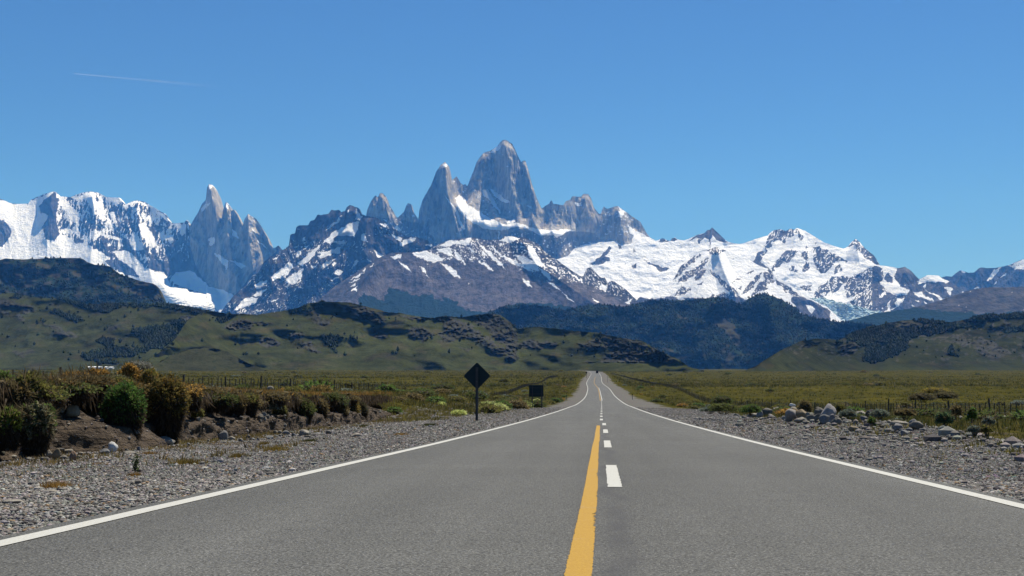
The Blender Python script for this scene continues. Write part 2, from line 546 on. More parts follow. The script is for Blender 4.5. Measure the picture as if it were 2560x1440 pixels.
class Relief:
    """A mountain: its skyline stands at its own distance, the near face comes down towards the plain at
    a given steepness with gullies and spurs, the far face goes down behind."""
    def __init__(s, name, label, cat, sky, base, dist, cot, face, px=None, dx=2.2, rows=120, jag=(1.5, 30), rough=((90, 330, 1.6),),
                 spurs=(), mat=ROCK, snowcot=0.0, smooth=False, seed=1, backslope=.7, cotcol=None):
        sky = np.array(sky, float); base = np.array(base, float)
        x0, x1 = px or (sky[0, 0], sky[-1, 0])
        c = np.arange(x0, x1 + dx, dx)
        sy = np.interp(c, sky[:, 0], sky[:, 1]) - jag[0] * (fbm(c / jag[1], c * 0 + seed, seed, 5, .65) * 1.6)
        by = np.maximum(np.interp(c, base[:, 0], base[:, 1]), sy + 2)
        dr = np.interp(c, *np.array(dist, float).T) if np.ndim(dist) else np.full(len(c), float(dist))
        t = np.linspace(0, 1, rows)[:, None]
        PY = sy[None] + (by - sy)[None] * t
        PX = np.broadcast_to(c[None], PY.shape)
        m_px = dr.mean() / F
        U = (PX - 1500) * m_px; W = (925 - PY) * m_px
        dz = np.diff(PY, axis=0, prepend=PY[:1]) / F * dr[None]
        s.PX, s.PY, s.U, s.W, s.t = PX, PY, U, W, t
        rel = np.zeros(PY.shape); rid = np.zeros(PY.shape)
        warp = fbm(U / 700, W / 700, seed + 50, 3) * 160
        for i, (A, L, st) in enumerate(rough):
            r = ridged((U + warp * min(1, L / 400)) / L, (W + warp * .5) / (L * st), seed + 7 * i, 4, .52)
            rel += A * r
            if i == 0: rid = r
        s.rid = rid
        r = face(s)
        tone, snow = r['tone'], r.get('snow', np.zeros(PY.shape))
        ct = cot[0] + (cot[1] - cot[0]) * t + 0 * PY
        if cotcol is not None:
            cc = np.array(cotcol, float); ct = ct * np.interp(PX, cc[:, 0], cc[:, 1])
        if snowcot:
            sb = blur(snow, 3, max(2, int(10 / dx)))
            ct = ct * (1 - .25 * snowcot * (1 - sb)) * (1 - sb) + sb * np.maximum(ct, snowcot * 1.75)
            rel = rel.mean() + (rel - rel.mean()) * (1 - .85 * sb)
        pr = np.arange(PY.min(), PY.max() + 1.6, 1.5)
        cg = np.stack([np.interp(pr, PY[:, j], ct[:, j]) for j in range(len(c))], 1)
        cg = .25 * blur(cg, 1, max(1, int(3 / dx))) + .75 * blur(cg, 4, max(2, int(22 / dx)))
        cum = np.cumsum((cg * (1.5 / F) * dr[None])[::-1], 0)[::-1]          # metres back from the foot
        bk_ = np.stack([np.interp(PY[:, j], pr, cum[:, j]) for j in range(len(c))], 1)
        run = bk_[0].mean() - bk_
        for pts, amp, w in spurs:
            pts = np.array(pts, float)
            xs = np.interp(PY, pts[:, 1], pts[:, 0]); inb = (PY >= pts[0, 1]) * (1 - sstep(pts[-1, 1] - 25, pts[-1, 1] + 70, PY))
            ww = w * (.35 + .65 * np.clip((PY - pts[0, 1]) / max(1, pts[-1, 1] - pts[0, 1]), 0, 1))
            run = run + amp * np.clip(1 - np.abs(PX - xs) / ww, 0, 1) * inb * sstep(0, .25, (PY - sy[None]) / 60)
        env = .22 + .78 * sstep(0, 22, PY - sy[None])
        D = dr[None] - run - (rel - rel.mean()) * env - r.get('bulge', 0)
        P = ray(PX, PY) * D[..., None]
        s.P = P; s.snow = snow; s.extra = r
        # foot below what is seen, down under the plain
        nf = 6
        foot = [P]
        last = P[-1:]
        for i in range(1, nf + 1):
            q = last.copy(); f = i / nf
            q[..., 2] = last[..., 2] * (1 - f) + (-30) * f
            q[..., 1] -= np.clip(last[..., 2] + 30, 0, None) * f * .9
            foot.append(q)
        nb_ = 9
        top = P[:1]
        back = []
        for i in range(nb_, 0, -1):
            f = (i / nb_) ** 1.4
            q = top.copy()
            h = np.clip(top[..., 2] + 30, 5, None)
            q[..., 1] += h * f * backslope + 40 * fbm(c / 40, c * 0 + i, seed + 90, 3)[None] * (f > 0)
            q[..., 2] -= h * f * (1 + .12 * fbm(c / 25, c * 0 + i * .7, seed + 95, 3)[None]) * np.minimum(1, f * 1.0 + .0)
            back.append(q)
        V = np.concatenate(back + foot, 0)
        def ext(a): return np.concatenate([np.repeat(a[:1], nb_, 0), a, np.repeat(a[-1:], nf, 0)], 0)
        attrs = {'snow': ext(snow), 'forest': ext(r.get('forest', np.zeros(PY.shape))), 'outcrop': ext(r.get('outcrop', np.zeros(PY.shape)))}
        me = mesh_np(name, V.reshape(-1, 3), grid_faces(V.shape[0], V.shape[1], True), col=ext(tone).reshape(-1, 3),
                     attrs={k: v.ravel() for k, v in attrs.items()}, smooth=smooth, mats=[mat])
        s.ob = tag(link(name, me), label, cat, kind='structure')


def warped(s, amp=4, L=22, seed=0):
    return s.PX + amp * fbm(s.PX / L, s.PY / L, 60 + seed, 3) * 2, s.PY + amp * fbm(s.PX / L, s.PY / L, 80 + seed, 3) * 2


def tone_of(shape, *layers):
    c = np.zeros(shape + (3,))
    for col, f in layers:
        f = np.asarray(f)[..., None] if np.ndim(f) else f
        c = c * (1 - f) + np.array(col) * f
    return c


A1 = crop(0, 420, 3.368); A2 = crop(540, 480, 4.5); A3 = crop(900, 320, 3.368); A4 = crop(800, 560, 2.977)
A5 = crop(1380, 520, 3.879); A6 = crop(1860, 540, 3.657); A7 = crop(0, 620, 3.657); A8 = crop(500, 720, 3.2)


def pts(cr, *p): return cr(list(p))[0]


GRAN = (.36, .33, .275); GRAN2 = (.24, .24, .235); DARK = (.058, .056, .058); SCREE = (.098, .088, .090)


# --- ice-plastered range and the needle towers, far left
def f_ice(s):
    X, Y = warped(s, 3, 16, 1)
    big = polys(X, Y, A1([(-200, 255), (0, 262), (100, 300), (240, 301), (325, 312), (335, 400), (395, 330), (400, 420), (350, 500), (365, 610), (480, 600), (450, 500), (520, 560), (590, 600), (640, 640), (700, 630), (760, 560), (800, 530), (740, 640), (790, 680), (880, 715), (920, 760), (880, 790), (980, 870), (1080, 905), (1180, 930), (1150, 870), (1010, 780), (950, 700), (1080, 700), (1190, 800), (1250, 870), (1380, 880), (1430, 960), (1440, 1000), (1560, 1020), (1700, 1060), (1830, 1070), (1790, 1140), (1840, 1240), (1440, 1400), (-200, 1400)]))
    isl = polys(X, Y, A1([(-200, 400), (0, 425), (60, 470), (105, 540), (60, 620), (20, 665), (-200, 640)], [(330, 310), (450, 200), (490, 260), (470, 430), (500, 560), (455, 610), (380, 590), (360, 520), (400, 400), (340, 370)]))
    patch = polys(X, Y, A1([(1165, 470), (1215, 460), (1265, 520), (1330, 650), (1230, 640), (1190, 560)], [(1085, 600), (1140, 535), (1210, 690), (1110, 690)],
                           [(490, 255), (560, 300), (690, 400), (600, 430), (560, 370), (510, 320)], [(1460, 468), (1545, 468), (1505, 540)], [(1325, 560), (1370, 540), (1390, 590), (1350, 600)],
                           [(840, 545), (960, 570), (1030, 600), (1000, 690), (985, 690), (1000, 610), (850, 560)], [(780, 200), (840, 330), (870, 400), (840, 400), (750, 260)], [(880, 240), (1000, 260), (960, 290), (920, 300)],
                           [(600, 250), (770, 200), (800, 230), (640, 270)], [(640, 280), (680, 300), (670, 350)], [(920, 380), (960, 370), (990, 470), (960, 460)], [(380, 220), (455, 197), (440, 215), (390, 235), (260, 270), (240, 300), (250, 320), (325, 330), (325, 290)],
                           [(1050, 300), (1150, 272), (1220, 288), (1300, 345), (1290, 355), (1210, 300), (1150, 285), (1070, 315)], [(1310, 360), (1390, 390), (1420, 460), (1390, 440), (1350, 400)],
                           [(1380, 560), (1450, 570), (1470, 620), (1430, 640)], [(1180, 860), (1200, 830), (1330, 880), (1320, 900)], [(780, 370), (830, 380), (840, 400), (800, 395)]))
    streak = ridged(X / 9 + Y / 60, Y / 34, 5, 4, .6)
    zone = sstep(300, 60, (s.PX - 95)) * 0 + (s.PX > 95) * (s.PX < 472)
    hi = sstep(660, 500, s.PY)
    stk = sstep(.36, .62, streak + .34 * hi - .24 + .55 * fbm(X / 42, Y / 46, 6, 3)) * zone * .9
    tow = polys(s.PX, s.PY, A1([(1590, 470), (1680, 350), (1735, 260), (1740, 100), (1800, 100), (1850, 380), (1862, 440), (1890, 250), (1990, 330), (2040, 470), (2090, 350), (2300, 640), (2330, 700), (2100, 900), (2080, 950), (1980, 1080), (1760, 990), (1690, 900), (1640, 800), (1600, 650)]))
    tsn = polys(X, Y, A1([(1748, 130), (1790, 130), (1792, 160), (1765, 165)], [(1695, 345), (1735, 290), (1775, 295), (1745, 330), (1700, 370)], [(1752, 595), (1790, 585), (1812, 610), (1800, 650), (1765, 665)], [(1895, 290), (1915, 290), (1930, 340), (1900, 330)],
                         [(1800, 702), (1860, 740), (1925, 778), (1905, 865), (1885, 825), (1840, 770)], [(1928, 772), (2010, 795), (2085, 832), (2025, 838)], [(1955, 505), (1985, 545), (2012, 592), (1965, 575)], [(2095, 488), (2125, 520), (2165, 552), (2130, 540)], [(2088, 383), (2150, 425), (2125, 425)],
                         [(2160, 600), (2230, 650), (2250, 690), (2190, 640)]))
    snow = np.clip(np.maximum(np.maximum(big, patch), stk) * (1 - isl * .8), 0, 1)
    snow = np.where(tow > 0, tsn, snow)
    shade_snow = polys(X, Y, A1([(1430, 950), (1480, 880), (1600, 860), (1720, 960), (1800, 1010), (1950, 1060), (1990, 1090), (1850, 1240), (1840, 1220), (1790, 1140), (1830, 1070), (1700, 1060)]))
    snow = np.maximum(snow, shade_snow)
    v = fbm(s.PX / 12, s.PY / 90, 33, 4)
    tone = tone_of(s.PX.shape, (DARK, 1), ((.12, .115, .11), sstep(0, .5, v) * .6), (GRAN, tow), (GRAN2, tow * sstep(-.1, .35, v)))
    ser = polys(X, Y, A1([(1330, 960), (1440, 1000), (1560, 1020), (1700, 1060), (1830, 1070), (1790, 1140), (1840, 1240), (1400, 1240)]))
    cre = ridged(s.PX / 22 + s.PY / 30, s.PY / 7, 77, 3, .6) * ser * 34 + 800 * blur(ser, 10, 16) + ridged(s.PX / 40, s.PY / 9, 78, 3) * 7 * big * sstep(590, 640, s.PY)
    bul = cre
    return dict(tone=tone, snow=snow * .98, bulge=bul)


ice = Relief('mountain', 'ice-plastered rock range with needle towers above a white glacier', 'mountain range',
             [(-260, 470), (-120, 505), (0, 496), (6, 500), (30, 509), (47, 510), (71, 509), (77, 499), (114, 484), (135, 478), (145, 490), (175, 493), (205, 482), (229, 478), (246, 482), (264, 493), (297, 494), (309, 513.5), (321, 507.6), (341, 500), (362, 505), (383, 518), (410, 533), (425, 556.6), (442, 558), (460, 556.6), (466, 549), (475, 565.5), (481, 553.6), (496, 530), (505, 509), (515, 500), (517, 470.5), (522.6, 460), (530, 461.6), (534.5, 475), (540.4, 500), (549, 536), (553, 550.6), (558, 524), (562.6, 509), (565.6, 506), (573, 515), (577.5, 527), (585, 524), (591, 534), (602.7, 556.6), (606, 565.5), (611.6, 547.7), (620.5, 534), (638, 546), (653, 568.5), (668, 592), (673.4, 610), (683, 620), (689, 619), (695, 613), (705, 625), (740, 660), (820, 800)],
             [(-300, 800), (820, 812)], 18500, (.55, 1.5), f_ice, dx=1.6, rows=200, jag=(1.3, 14), rough=((150, 420, 2.2), (50, 130, 2.5)), snowcot=.9,
             spurs=[([(525, 462), (540, 560), (560, 700), (585, 780)], 260, 50), ([(566, 508), (572, 600), (590, 700)], 150, 30), ([(620, 536), (625, 620), (640, 720)], 200, 40), ([(341, 502), (345, 560), (380, 700)], 260, 70), ([(130, 480), (118, 600)], 220, 45), ([(229, 480), (240, 560), (225, 650)], 220, 60)],
             seed=3, cotcol=[(-300, 1.25), (380, 1.15), (470, .55), (680, .5), (760, 1)])


# --- the central granite massif
def f_fitz(s):
    X, Y = warped(s, 2.2, 14, 2)
    snow = polys(X, Y, A3([(800, 600), (830, 560), (880, 590), (900, 640), (1000, 700), (1100, 760), (1180, 800), (1230, 812), (1300, 797), (1380, 815), (1480, 850), (1600, 862), (1750, 852), (1820, 860), (1740, 882), (1660, 922), (1625, 900), (1540, 907), (1490, 892), (1400, 842), (1310, 830), (1250, 852), (1150, 862), (1040, 842), (950, 795), (870, 745), (830, 692)],
                          [(700, 555), (760, 620), (818, 680), (845, 780), (892, 850), (868, 862), (820, 780), (798, 690), (740, 612)], [(1040, 513), (1075, 513), (1100, 560), (1135, 615), (1185, 722), (1150, 690), (1080, 600), (1035, 570)],
                          [(1180, 128), (1150, 160), (1085, 208), (1125, 212), (1180, 172)], [(1812, 630), (1860, 628), (1866, 655), (1818, 658)], [(2172, 655), (2250, 712), (2225, 705), (2190, 685)], [(2250, 800), (2300, 850), (2400, 905), (2480, 945), (2580, 965), (2600, 1200), (1700, 1200), (1820, 1000), (1950, 970), (2100, 952), (2160, 952), (2190, 985), (2290, 965), (2300, 905), (2262, 855)],
                          [(300, 820), (350, 860), (330, 870), (295, 850)], [(430, 725), (465, 745), (440, 745)], [(1160, 870), (1180, 870), (1175, 940), (1165, 935)], [(1398, 650), (1440, 655), (1450, 680), (1420, 670)], [(690, 300), (740, 300), (735, 320), (700, 315)]))
    sh = polys(X, Y, A3([(1090, 505), (1145, 540), (1262, 622), (1225, 632), (1130, 572)], [(2180, 690), (2230, 700), (2210, 760), (2180, 740)], [(1230, 785), (1300, 770), (1310, 795), (1240, 805)]))
    fleck = sstep(.55, .8, fbm(X / 7, Y / 6, 15, 4) * 1.5 + .28 * polys(s.PX, s.PY, A3([(770, 420), (900, 480), (1060, 520), (1190, 720), (1100, 760), (930, 640), (800, 560)], [(2000, 660), (2300, 760), (2300, 900), (2020, 900)], [(0, 740), (300, 760), (480, 880), (700, 960), (0, 1000)], [(1250, 830), (1500, 900), (2030, 960), (1950, 1100), (1250, 1000)])))
    snow = np.clip(np.maximum(np.maximum(snow, sh), fleck * .8), 0, 1)
    v = fbm(s.PX / 16 + .2 * fbm(s.PX / 30, s.PY / 30, 3), s.PY / 120, 31, 5, .6)
    v2 = fbm(s.PX / 60, s.PY / 60, 37, 3)
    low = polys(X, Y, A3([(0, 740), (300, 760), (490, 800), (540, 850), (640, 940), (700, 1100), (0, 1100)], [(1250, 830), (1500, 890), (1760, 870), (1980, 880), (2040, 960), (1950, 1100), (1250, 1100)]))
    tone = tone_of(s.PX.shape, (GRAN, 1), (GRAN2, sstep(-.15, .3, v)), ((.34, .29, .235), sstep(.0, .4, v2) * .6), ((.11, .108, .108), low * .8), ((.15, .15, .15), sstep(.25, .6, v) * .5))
    gl_ = inside(s.PX, s.PY, pts(A3, (800, 600), (900, 640), (1000, 700), (1180, 800), (1300, 797), (1480, 850), (1820, 860), (1660, 925), (1490, 895), (1310, 835), (1150, 865), (950, 800), (830, 695))).astype(float)
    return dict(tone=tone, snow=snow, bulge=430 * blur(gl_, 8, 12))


Relief('mountain', 'huge pale granite massif with the highest tower at the centre of the skyline', 'mountain',
       [(860, 620), (900, 552), (915, 540), (918, 525), (927, 504), (932.7, 495), (938.6, 488), (944.5, 494), (949, 483), (956, 482), (964, 491), (971, 510), (981.6, 526), (989, 541), (995, 544), (1010, 529), (1016, 513), (1020, 507.6), (1027.7, 510), (1032, 528), (1041, 540), (1045.5, 550), (1048.5, 525), (1057, 498), (1078, 462.5), (1090, 430), (1102, 412), (1112, 405), (1121, 413.5), (1127, 446), (1130, 450.6), (1134.6, 446), (1142, 441), (1151, 456.6), (1158, 462.5), (1163, 459.5), (1167, 465.5), (1170, 462.5), (1177.6, 442), (1185, 424), (1191, 406), (1197, 397), (1209, 382), (1223.6, 378), (1241.5, 367.5), (1250, 355.6), (1259, 349.7), (1265, 349.7), (1280, 358.6), (1289, 376), (1298, 397), (1304, 406), (1307, 401.7), (1314, 401.7), (1320, 421), (1329, 456.6), (1342, 495), (1354, 522), (1363, 514.5), (1372, 510), (1378, 499.6), (1384, 510), (1388, 510), (1399, 511.5), (1408, 513), (1415, 502.6), (1425.5, 499.6), (1430, 490.7), (1452, 492), (1458, 484.8), (1470, 484.8), (1477.5, 495), (1485, 519), (1497, 534), (1501, 535), (1509, 516), (1517.6, 522), (1544, 514.5), (1566.6, 531), (1583, 542.7), (1601, 554.6), (1615.6, 581), (1624.5, 593), (1636, 602), (1690, 650)],
       [(800, 700), (1700, 715)], 17000, (.32, .95), f_fitz, dx=1.5, rows=230, jag=(1.2, 9), rough=((110, 300, 3.2), (42, 90, 3.5)), snowcot=1.3,
       spurs=[([(1262, 350), (1275, 450), (1300, 560)], 230, 55), ([(1205, 385), (1195, 470), (1185, 530)], 120, 35), ([(1112, 406), (1118, 480), (1150, 590)], 240, 45), ([(1310, 402), (1335, 500), (1350, 580)], 130, 28), ([(952, 484), (970, 560)], 130, 40), ([(1462, 486), (1470, 560)], 130, 45), ([(1545, 516), (1560, 590)], 130, 40), ([(1215, 474), (1235, 530), (1255, 565)], 170, 26)],
       seed=11)


# --- snowy massif right of centre
def f_snow(s):
    X, Y = warped(s, 3.2, 17, 3)
    r5 = polys(X, Y, A5([(1325, 308), (1420, 250), (1480, 240), (1510, 200), (1550, 175), (1600, 220), (1710, 335), (1640, 325), (1600, 310), (1560, 270), (1530, 290), (1530, 380), (1520, 380), (1515, 300), (1480, 290), (1430, 350), (1418, 330), (1450, 300), (1400, 300)],
                        [(350, 540), (430, 500), (480, 460), (530, 400), (560, 375), (585, 385), (570, 410), (510, 470), (560, 500), (500, 545), (400, 552)],
                        [(880, 508), (960, 530), (1060, 570), (1150, 590), (1085, 615), (1040, 612), (980, 560)], [(770, 560), (830, 530), (830, 572), (790, 592)], [(618, 312), (645, 320), (682, 388), (655, 388)], [(780, 400), (830, 430), (800, 430)], [(1020, 320), (1075, 285), (1110, 315), (1190, 280), (1225, 310), (1140, 325)],
                        [(2095, 268), (2110, 240), (2150, 210), (2210, 200), (2270, 218), (2310, 195), (2375, 190), (2440, 290), (2420, 320), (2380, 265), (2350, 240), (2330, 290), (2270, 280), (2260, 340), (2240, 330), (2200, 310), (2130, 360), (2080, 430), (2000, 540), (1950, 520), (1990, 460), (2060, 390), (2090, 330)],
                        [(2130, 590), (2180, 500), (2260, 430), (2330, 395), (2400, 420), (2340, 480), (2290, 530), (2200, 560), (2150, 620)], [(2420, 480), (2450, 390), (2480, 370), (2460, 450)], [(2430, 620), (2450, 540), (2500, 560), (2480, 610)],
                        [(1940, 530), (1990, 470), (2000, 500), (2140, 610), (2100, 600), (1990, 560)]))
    r6 = polys(X, Y, A6([(560, 300), (582, 280), (575, 360), (602, 440), (575, 520), (540, 500), (560, 430), (530, 350)], [(620, 290), (700, 280), (830, 350), (990, 440), (920, 420), (830, 405), (822, 440), (780, 500), (712, 532), (668, 500), (640, 400)],
                        [(840, 470), (880, 440), (895, 500), (820, 530)], [(780, 590), (800, 548), (945, 548), (952, 590), (880, 640), (822, 712), (788, 680)], [(640, 700), (680, 650), (762, 588), (780, 690), (742, 752), (655, 748)], [(400, 490), (440, 460), (500, 470), (500, 510), (460, 515)],
                        [(915, 640), (960, 570), (1100, 500), (1200, 455), (1255, 480), (1285, 560), (1240, 600), (1300, 682), (1380, 722), (1480, 722), (1500, 745), (1400, 752), (1380, 832), (1330, 862), (1320, 780), (1310, 860), (1250, 885), (1100, 852), (968, 802), (1035, 715), (950, 755)],
                        [(1285, 570), (1330, 510), (1362, 560), (1352, 620), (1310, 605)], [(1375, 545), (1400, 470), (1480, 455), (1530, 490), (1610, 590), (1560, 690), (1500, 682), (1430, 640), (1390, 590)], [(945, 285), (1000, 225), (1020, 195), (1110, 290), (1190, 350), (1255, 455), (1180, 432), (1120, 392), (1060, 332), (1045, 300), (1012, 322), (1020, 270)],
                        [(1500, 700), (1560, 640), (1700, 600), (2000, 600), (2000, 1000), (1250, 1000), (1330, 870), (1400, 830), (1450, 760)], [(500, 650), (640, 620), (620, 690), (560, 690)], [(430, 640), (520, 720), (600, 740), (500, 760)]))
    s6 = polys(X, Y, A6([(1250, 598), (1330, 655), (1460, 700), (1500, 720), (1390, 705)], [(1548, 690), (1620, 700), (1740, 775), (1600, 745)], [(1640, 640), (1665, 620), (1660, 680), (1760, 720), (1875, 770), (1800, 765), (1690, 700)], [(1830, 600), (1880, 600), (1840, 610)], [(1830, 650), (1905, 655), (1890, 725), (1860, 700)],
                        [(1235, 740), (1290, 680), (1300, 700), (1260, 750)], [(1520, 790), (1560, 825), (1540, 820)], [(1570, 770), (1600, 770), (1600, 790)], [(1640, 775), (1670, 790), (1650, 795)], [(1380, 800), (1470, 745), (1440, 790), (1410, 840)], [(1320, 860), (1330, 770), (1345, 770), (1330, 860)]))
    spk = polys(s.PX, s.PY, A6([(920, 640), (1260, 470), (1300, 680), (1480, 740), (1300, 870), (970, 800)], [(1380, 540), (1600, 590), (1500, 690)]))
    fl = sstep(.42, .66, fbm(X / 5, Y / 7, 9, 4) * 1.6) * spk
    fl2 = sstep(.48, .7, ridged(X / 7 + Y / 14, Y / 16, 19, 4, .55)) * np.maximum(r5, r6) * (s.PX > 1900) * (s.PX < 2180)
    dots = sstep(.5, .62, fbm(X / 9, Y / 5.5, 29, 4) * 1.5 - .16 + .25 * fbm(X / 60, Y / 40, 30, 2)) * (s.PY > 600)
    snow = 1 - np.maximum(np.maximum(r5, r6), dots * .7)
    snow = np.maximum(snow, np.maximum(s6, np.maximum(fl * .9, fl2 * .75)))
    tone = tone_of(s.PX.shape, ((.085, .082, .085), 1), ((.14, .125, .12), sstep(0, .5, fbm(s.PX / 14, s.PY / 20, 5, 4))))
    gl = polys(X, Y, [[(2019, 745), (2051, 743), (2120, 760), (2161, 770), (2205, 780), (2133, 800), (2117, 806), (2100, 800), (2075, 776), (2035, 757)]])
    tone = tone_of(s.PX.shape, (tone[..., 0:1] * 0 + np.array(DARK), 1)) if False else tone
    gc = fbm(s.PX / 7 + s.PY / 9, s.PY / 3.2, 41, 4, .65)
    tone = tone * (1 - gl[..., None]) + gl[..., None] * (np.array((.36, .47, .50)) + .3 * sstep(.0, .5, gc)[..., None])
    snow = snow * (1 - gl)
    bul = ridged(s.PX / 9 + s.PY / 20, s.PY / 5, 71, 3) * 40 * gl + fbm(s.PX / 60, s.PY / 30, 72, 3) * 60 * blur(snow, 3, 4)
    return dict(tone=tone, snow=snow, bulge=bul)


Relief('mountain', 'snow covered massif with dark rock summits right of the granite towers', 'mountain',
       [(1340, 720), (1370, 655), (1420, 640), (1434, 622), (1500, 607), (1535, 603), (1546, 612), (1560, 616), (1580, 608), (1588, 578), (1598, 580), (1616, 590), (1636, 600), (1640, 602.5), (1657, 595), (1666, 600), (1676, 602.5), (1680, 596), (1687, 593.5), (1694.5, 598.6), (1710, 601), (1721.6, 597), (1746, 586), (1761.5, 583), (1769, 574), (1774.4, 575.4), (1779.6, 567.7), (1790, 578), (1803, 589.6), (1818, 604), (1844, 610), (1857, 609), (1885, 598.6), (1921, 588), (1924, 583), (1934, 575.4), (1950, 573), (1965, 577), (1975.5, 571.6), (1986, 574), (1992.6, 570), (2013, 577), (2035, 590.6), (2062, 607), (2095, 618), (2109, 622), (2122.5, 614), (2131, 603), (2139, 597), (2150, 605.6), (2163.5, 622), (2185, 638.5), (2200, 663), (2237, 668.5), (2243, 671), (2262, 667), (2278, 677), (2297.5, 698.6), (2319, 687.7), (2347, 689), (2355, 696), (2380, 706), (2420, 738), (2480, 800)],
       [(1300, 800), (2500, 815)], 15500, (.95, 1.9), f_snow, dx=1.7, rows=170, jag=(1.0, 12), rough=((70, 420, 1.8), (28, 110, 2)), snowcot=.9,
       spurs=[([(1780, 570), (1770, 640)], 160, 45), ([(1992, 572), (1985, 620), (1960, 700)], 260, 60), ([(1930, 578), (1900, 640), (1890, 680)], 200, 50), ([(2139, 598), (2150, 660), (2120, 760)], 260, 60), ([(2262, 668), (2250, 720), (2230, 780)], 220, 60), ([(2000, 600), (2010, 680)], 60, 60)],
       seed=23)


# --- lower ridge in front of it
def f_ridge(s):
    X, Y = warped(s, 2.6, 14, 4)
    r = polys(X, Y, A5([(1170, 700), (1190, 660), (1250, 555), (1340, 495), (1400, 445), (1385, 520), (1290, 600), (1220, 670)], [(1200, 745), (1290, 620), (1420, 560), (1500, 480), (1540, 480), (1480, 560), (1400, 640), (1300, 700)], [(1375, 695), (1440, 560), (1500, 590), (1480, 640), (1410, 705)],
                       [(1515, 590), (1600, 640), (1700, 740), (1790, 790), (1840, 900), (1850, 960), (1640, 900), (1720, 830), (1620, 720), (1560, 650)], [(1180, 855), (1250, 760), (1350, 780), (1290, 835)], [(1490, 410), (1590, 370), (1680, 415), (1600, 460), (1540, 450)], [(1380, 515), (1430, 430), (1445, 450), (1405, 500)],
                       [(1830, 845), (1900, 740), (2000, 640), (2040, 618), (2000, 700), (1920, 800), (1880, 830)], [(1885, 880), (1980, 760), (2080, 680), (2170, 700), (2110, 780), (2010, 815)], [(1800, 782), (1855, 748), (1835, 792)], [(1730, 722), (1835, 665), (1832, 692)], [(1880, 640), (1950, 605), (1930, 645)],
                       [(2040, 620), (2110, 600), (2150, 640), (2140, 690), (2060, 690)], [(2150, 700), (2250, 720), (2400, 850), (2560, 920), (2700, 1000), (2700, 1200), (2450, 1060), (2330, 920), (2280, 835), (2200, 775)],
                       [(600, 1000), (700, 945), (860, 855), (1000, 885), (1150, 850), (1260, 880), (1330, 870), (1500, 880), (1560, 840), (1700, 820), (1900, 900), (1900, 1100), (600, 1100)], [(1380, 740), (1470, 715), (1450, 750)], [(1270, 800), (1350, 770), (1340, 810)]))
    s2 = polys(X, Y, A5([(2160, 740), (2220, 760), (2270, 840), (2230, 850)], [(2280, 800), (2330, 850), (2310, 920), (2280, 890)], [(2460, 930), (2550, 970), (2520, 1030), (2490, 1000)], [(1200, 880), (1240, 860), (1290, 885), (1240, 900)], [(700, 915), (770, 880), (740, 940)], [(1900, 830), (1950, 800), (1910, 880)], [(2080, 760), (2130, 720), (2180, 800), (2120, 800)], [(770, 940), (800, 905), (790, 950)]))
    st = sstep(.45, .68, ridged(X / 6 - Y / 8, Y / 14, 49, 4, .6))
    dots = sstep(.5, .64, fbm(X / 5, Y / 4, 59, 4) * 1.5 - .05)
    snow = np.clip(1 - np.maximum(r, dots * .75), 0, 1)
    snow = np.maximum(snow, np.maximum(s2, st * r * .7 * (s.PY < 742)))
    tone = tone_of(s.PX.shape, ((.10, .09, .09), 1), (SCREE, sstep(690, 740, s.PY) * .8 * sstep(-.2, .4, fbm(s.PX / 20, s.PY / 20, 5))))
    return dict(tone=tone, snow=snow)


Relief('mountain', 'lower snow streaked ridge standing in front of the snow massif', 'mountain',
       [(1540, 790), (1556, 772), (1590, 752), (1600, 742), (1625, 748), (1640, 733), (1650, 722), (1684, 698), (1702, 664), (1725, 649), (1741, 636), (1767, 626), (1790, 617), (1808, 623), (1834, 633), (1865, 644), (1890, 660), (1926, 675), (1947, 695), (1980, 715), (2016, 742), (2068, 767), (2103, 800), (2140, 820)],
       [(1500, 800), (2150, 830)], 13500, (1.0, 1.6), f_ridge, dx=1.7, rows=110, jag=(1.2, 11), rough=((60, 300, 1.8), (24, 90, 2)), snowcot=.9,
       spurs=[([(1790, 618), (1755, 690), (1740, 745)], 200, 50), ([(1790, 618), (1810, 680), (1840, 745)], 160, 40), ([(1906, 680), (1890, 740)], 150, 40)], seed=29)


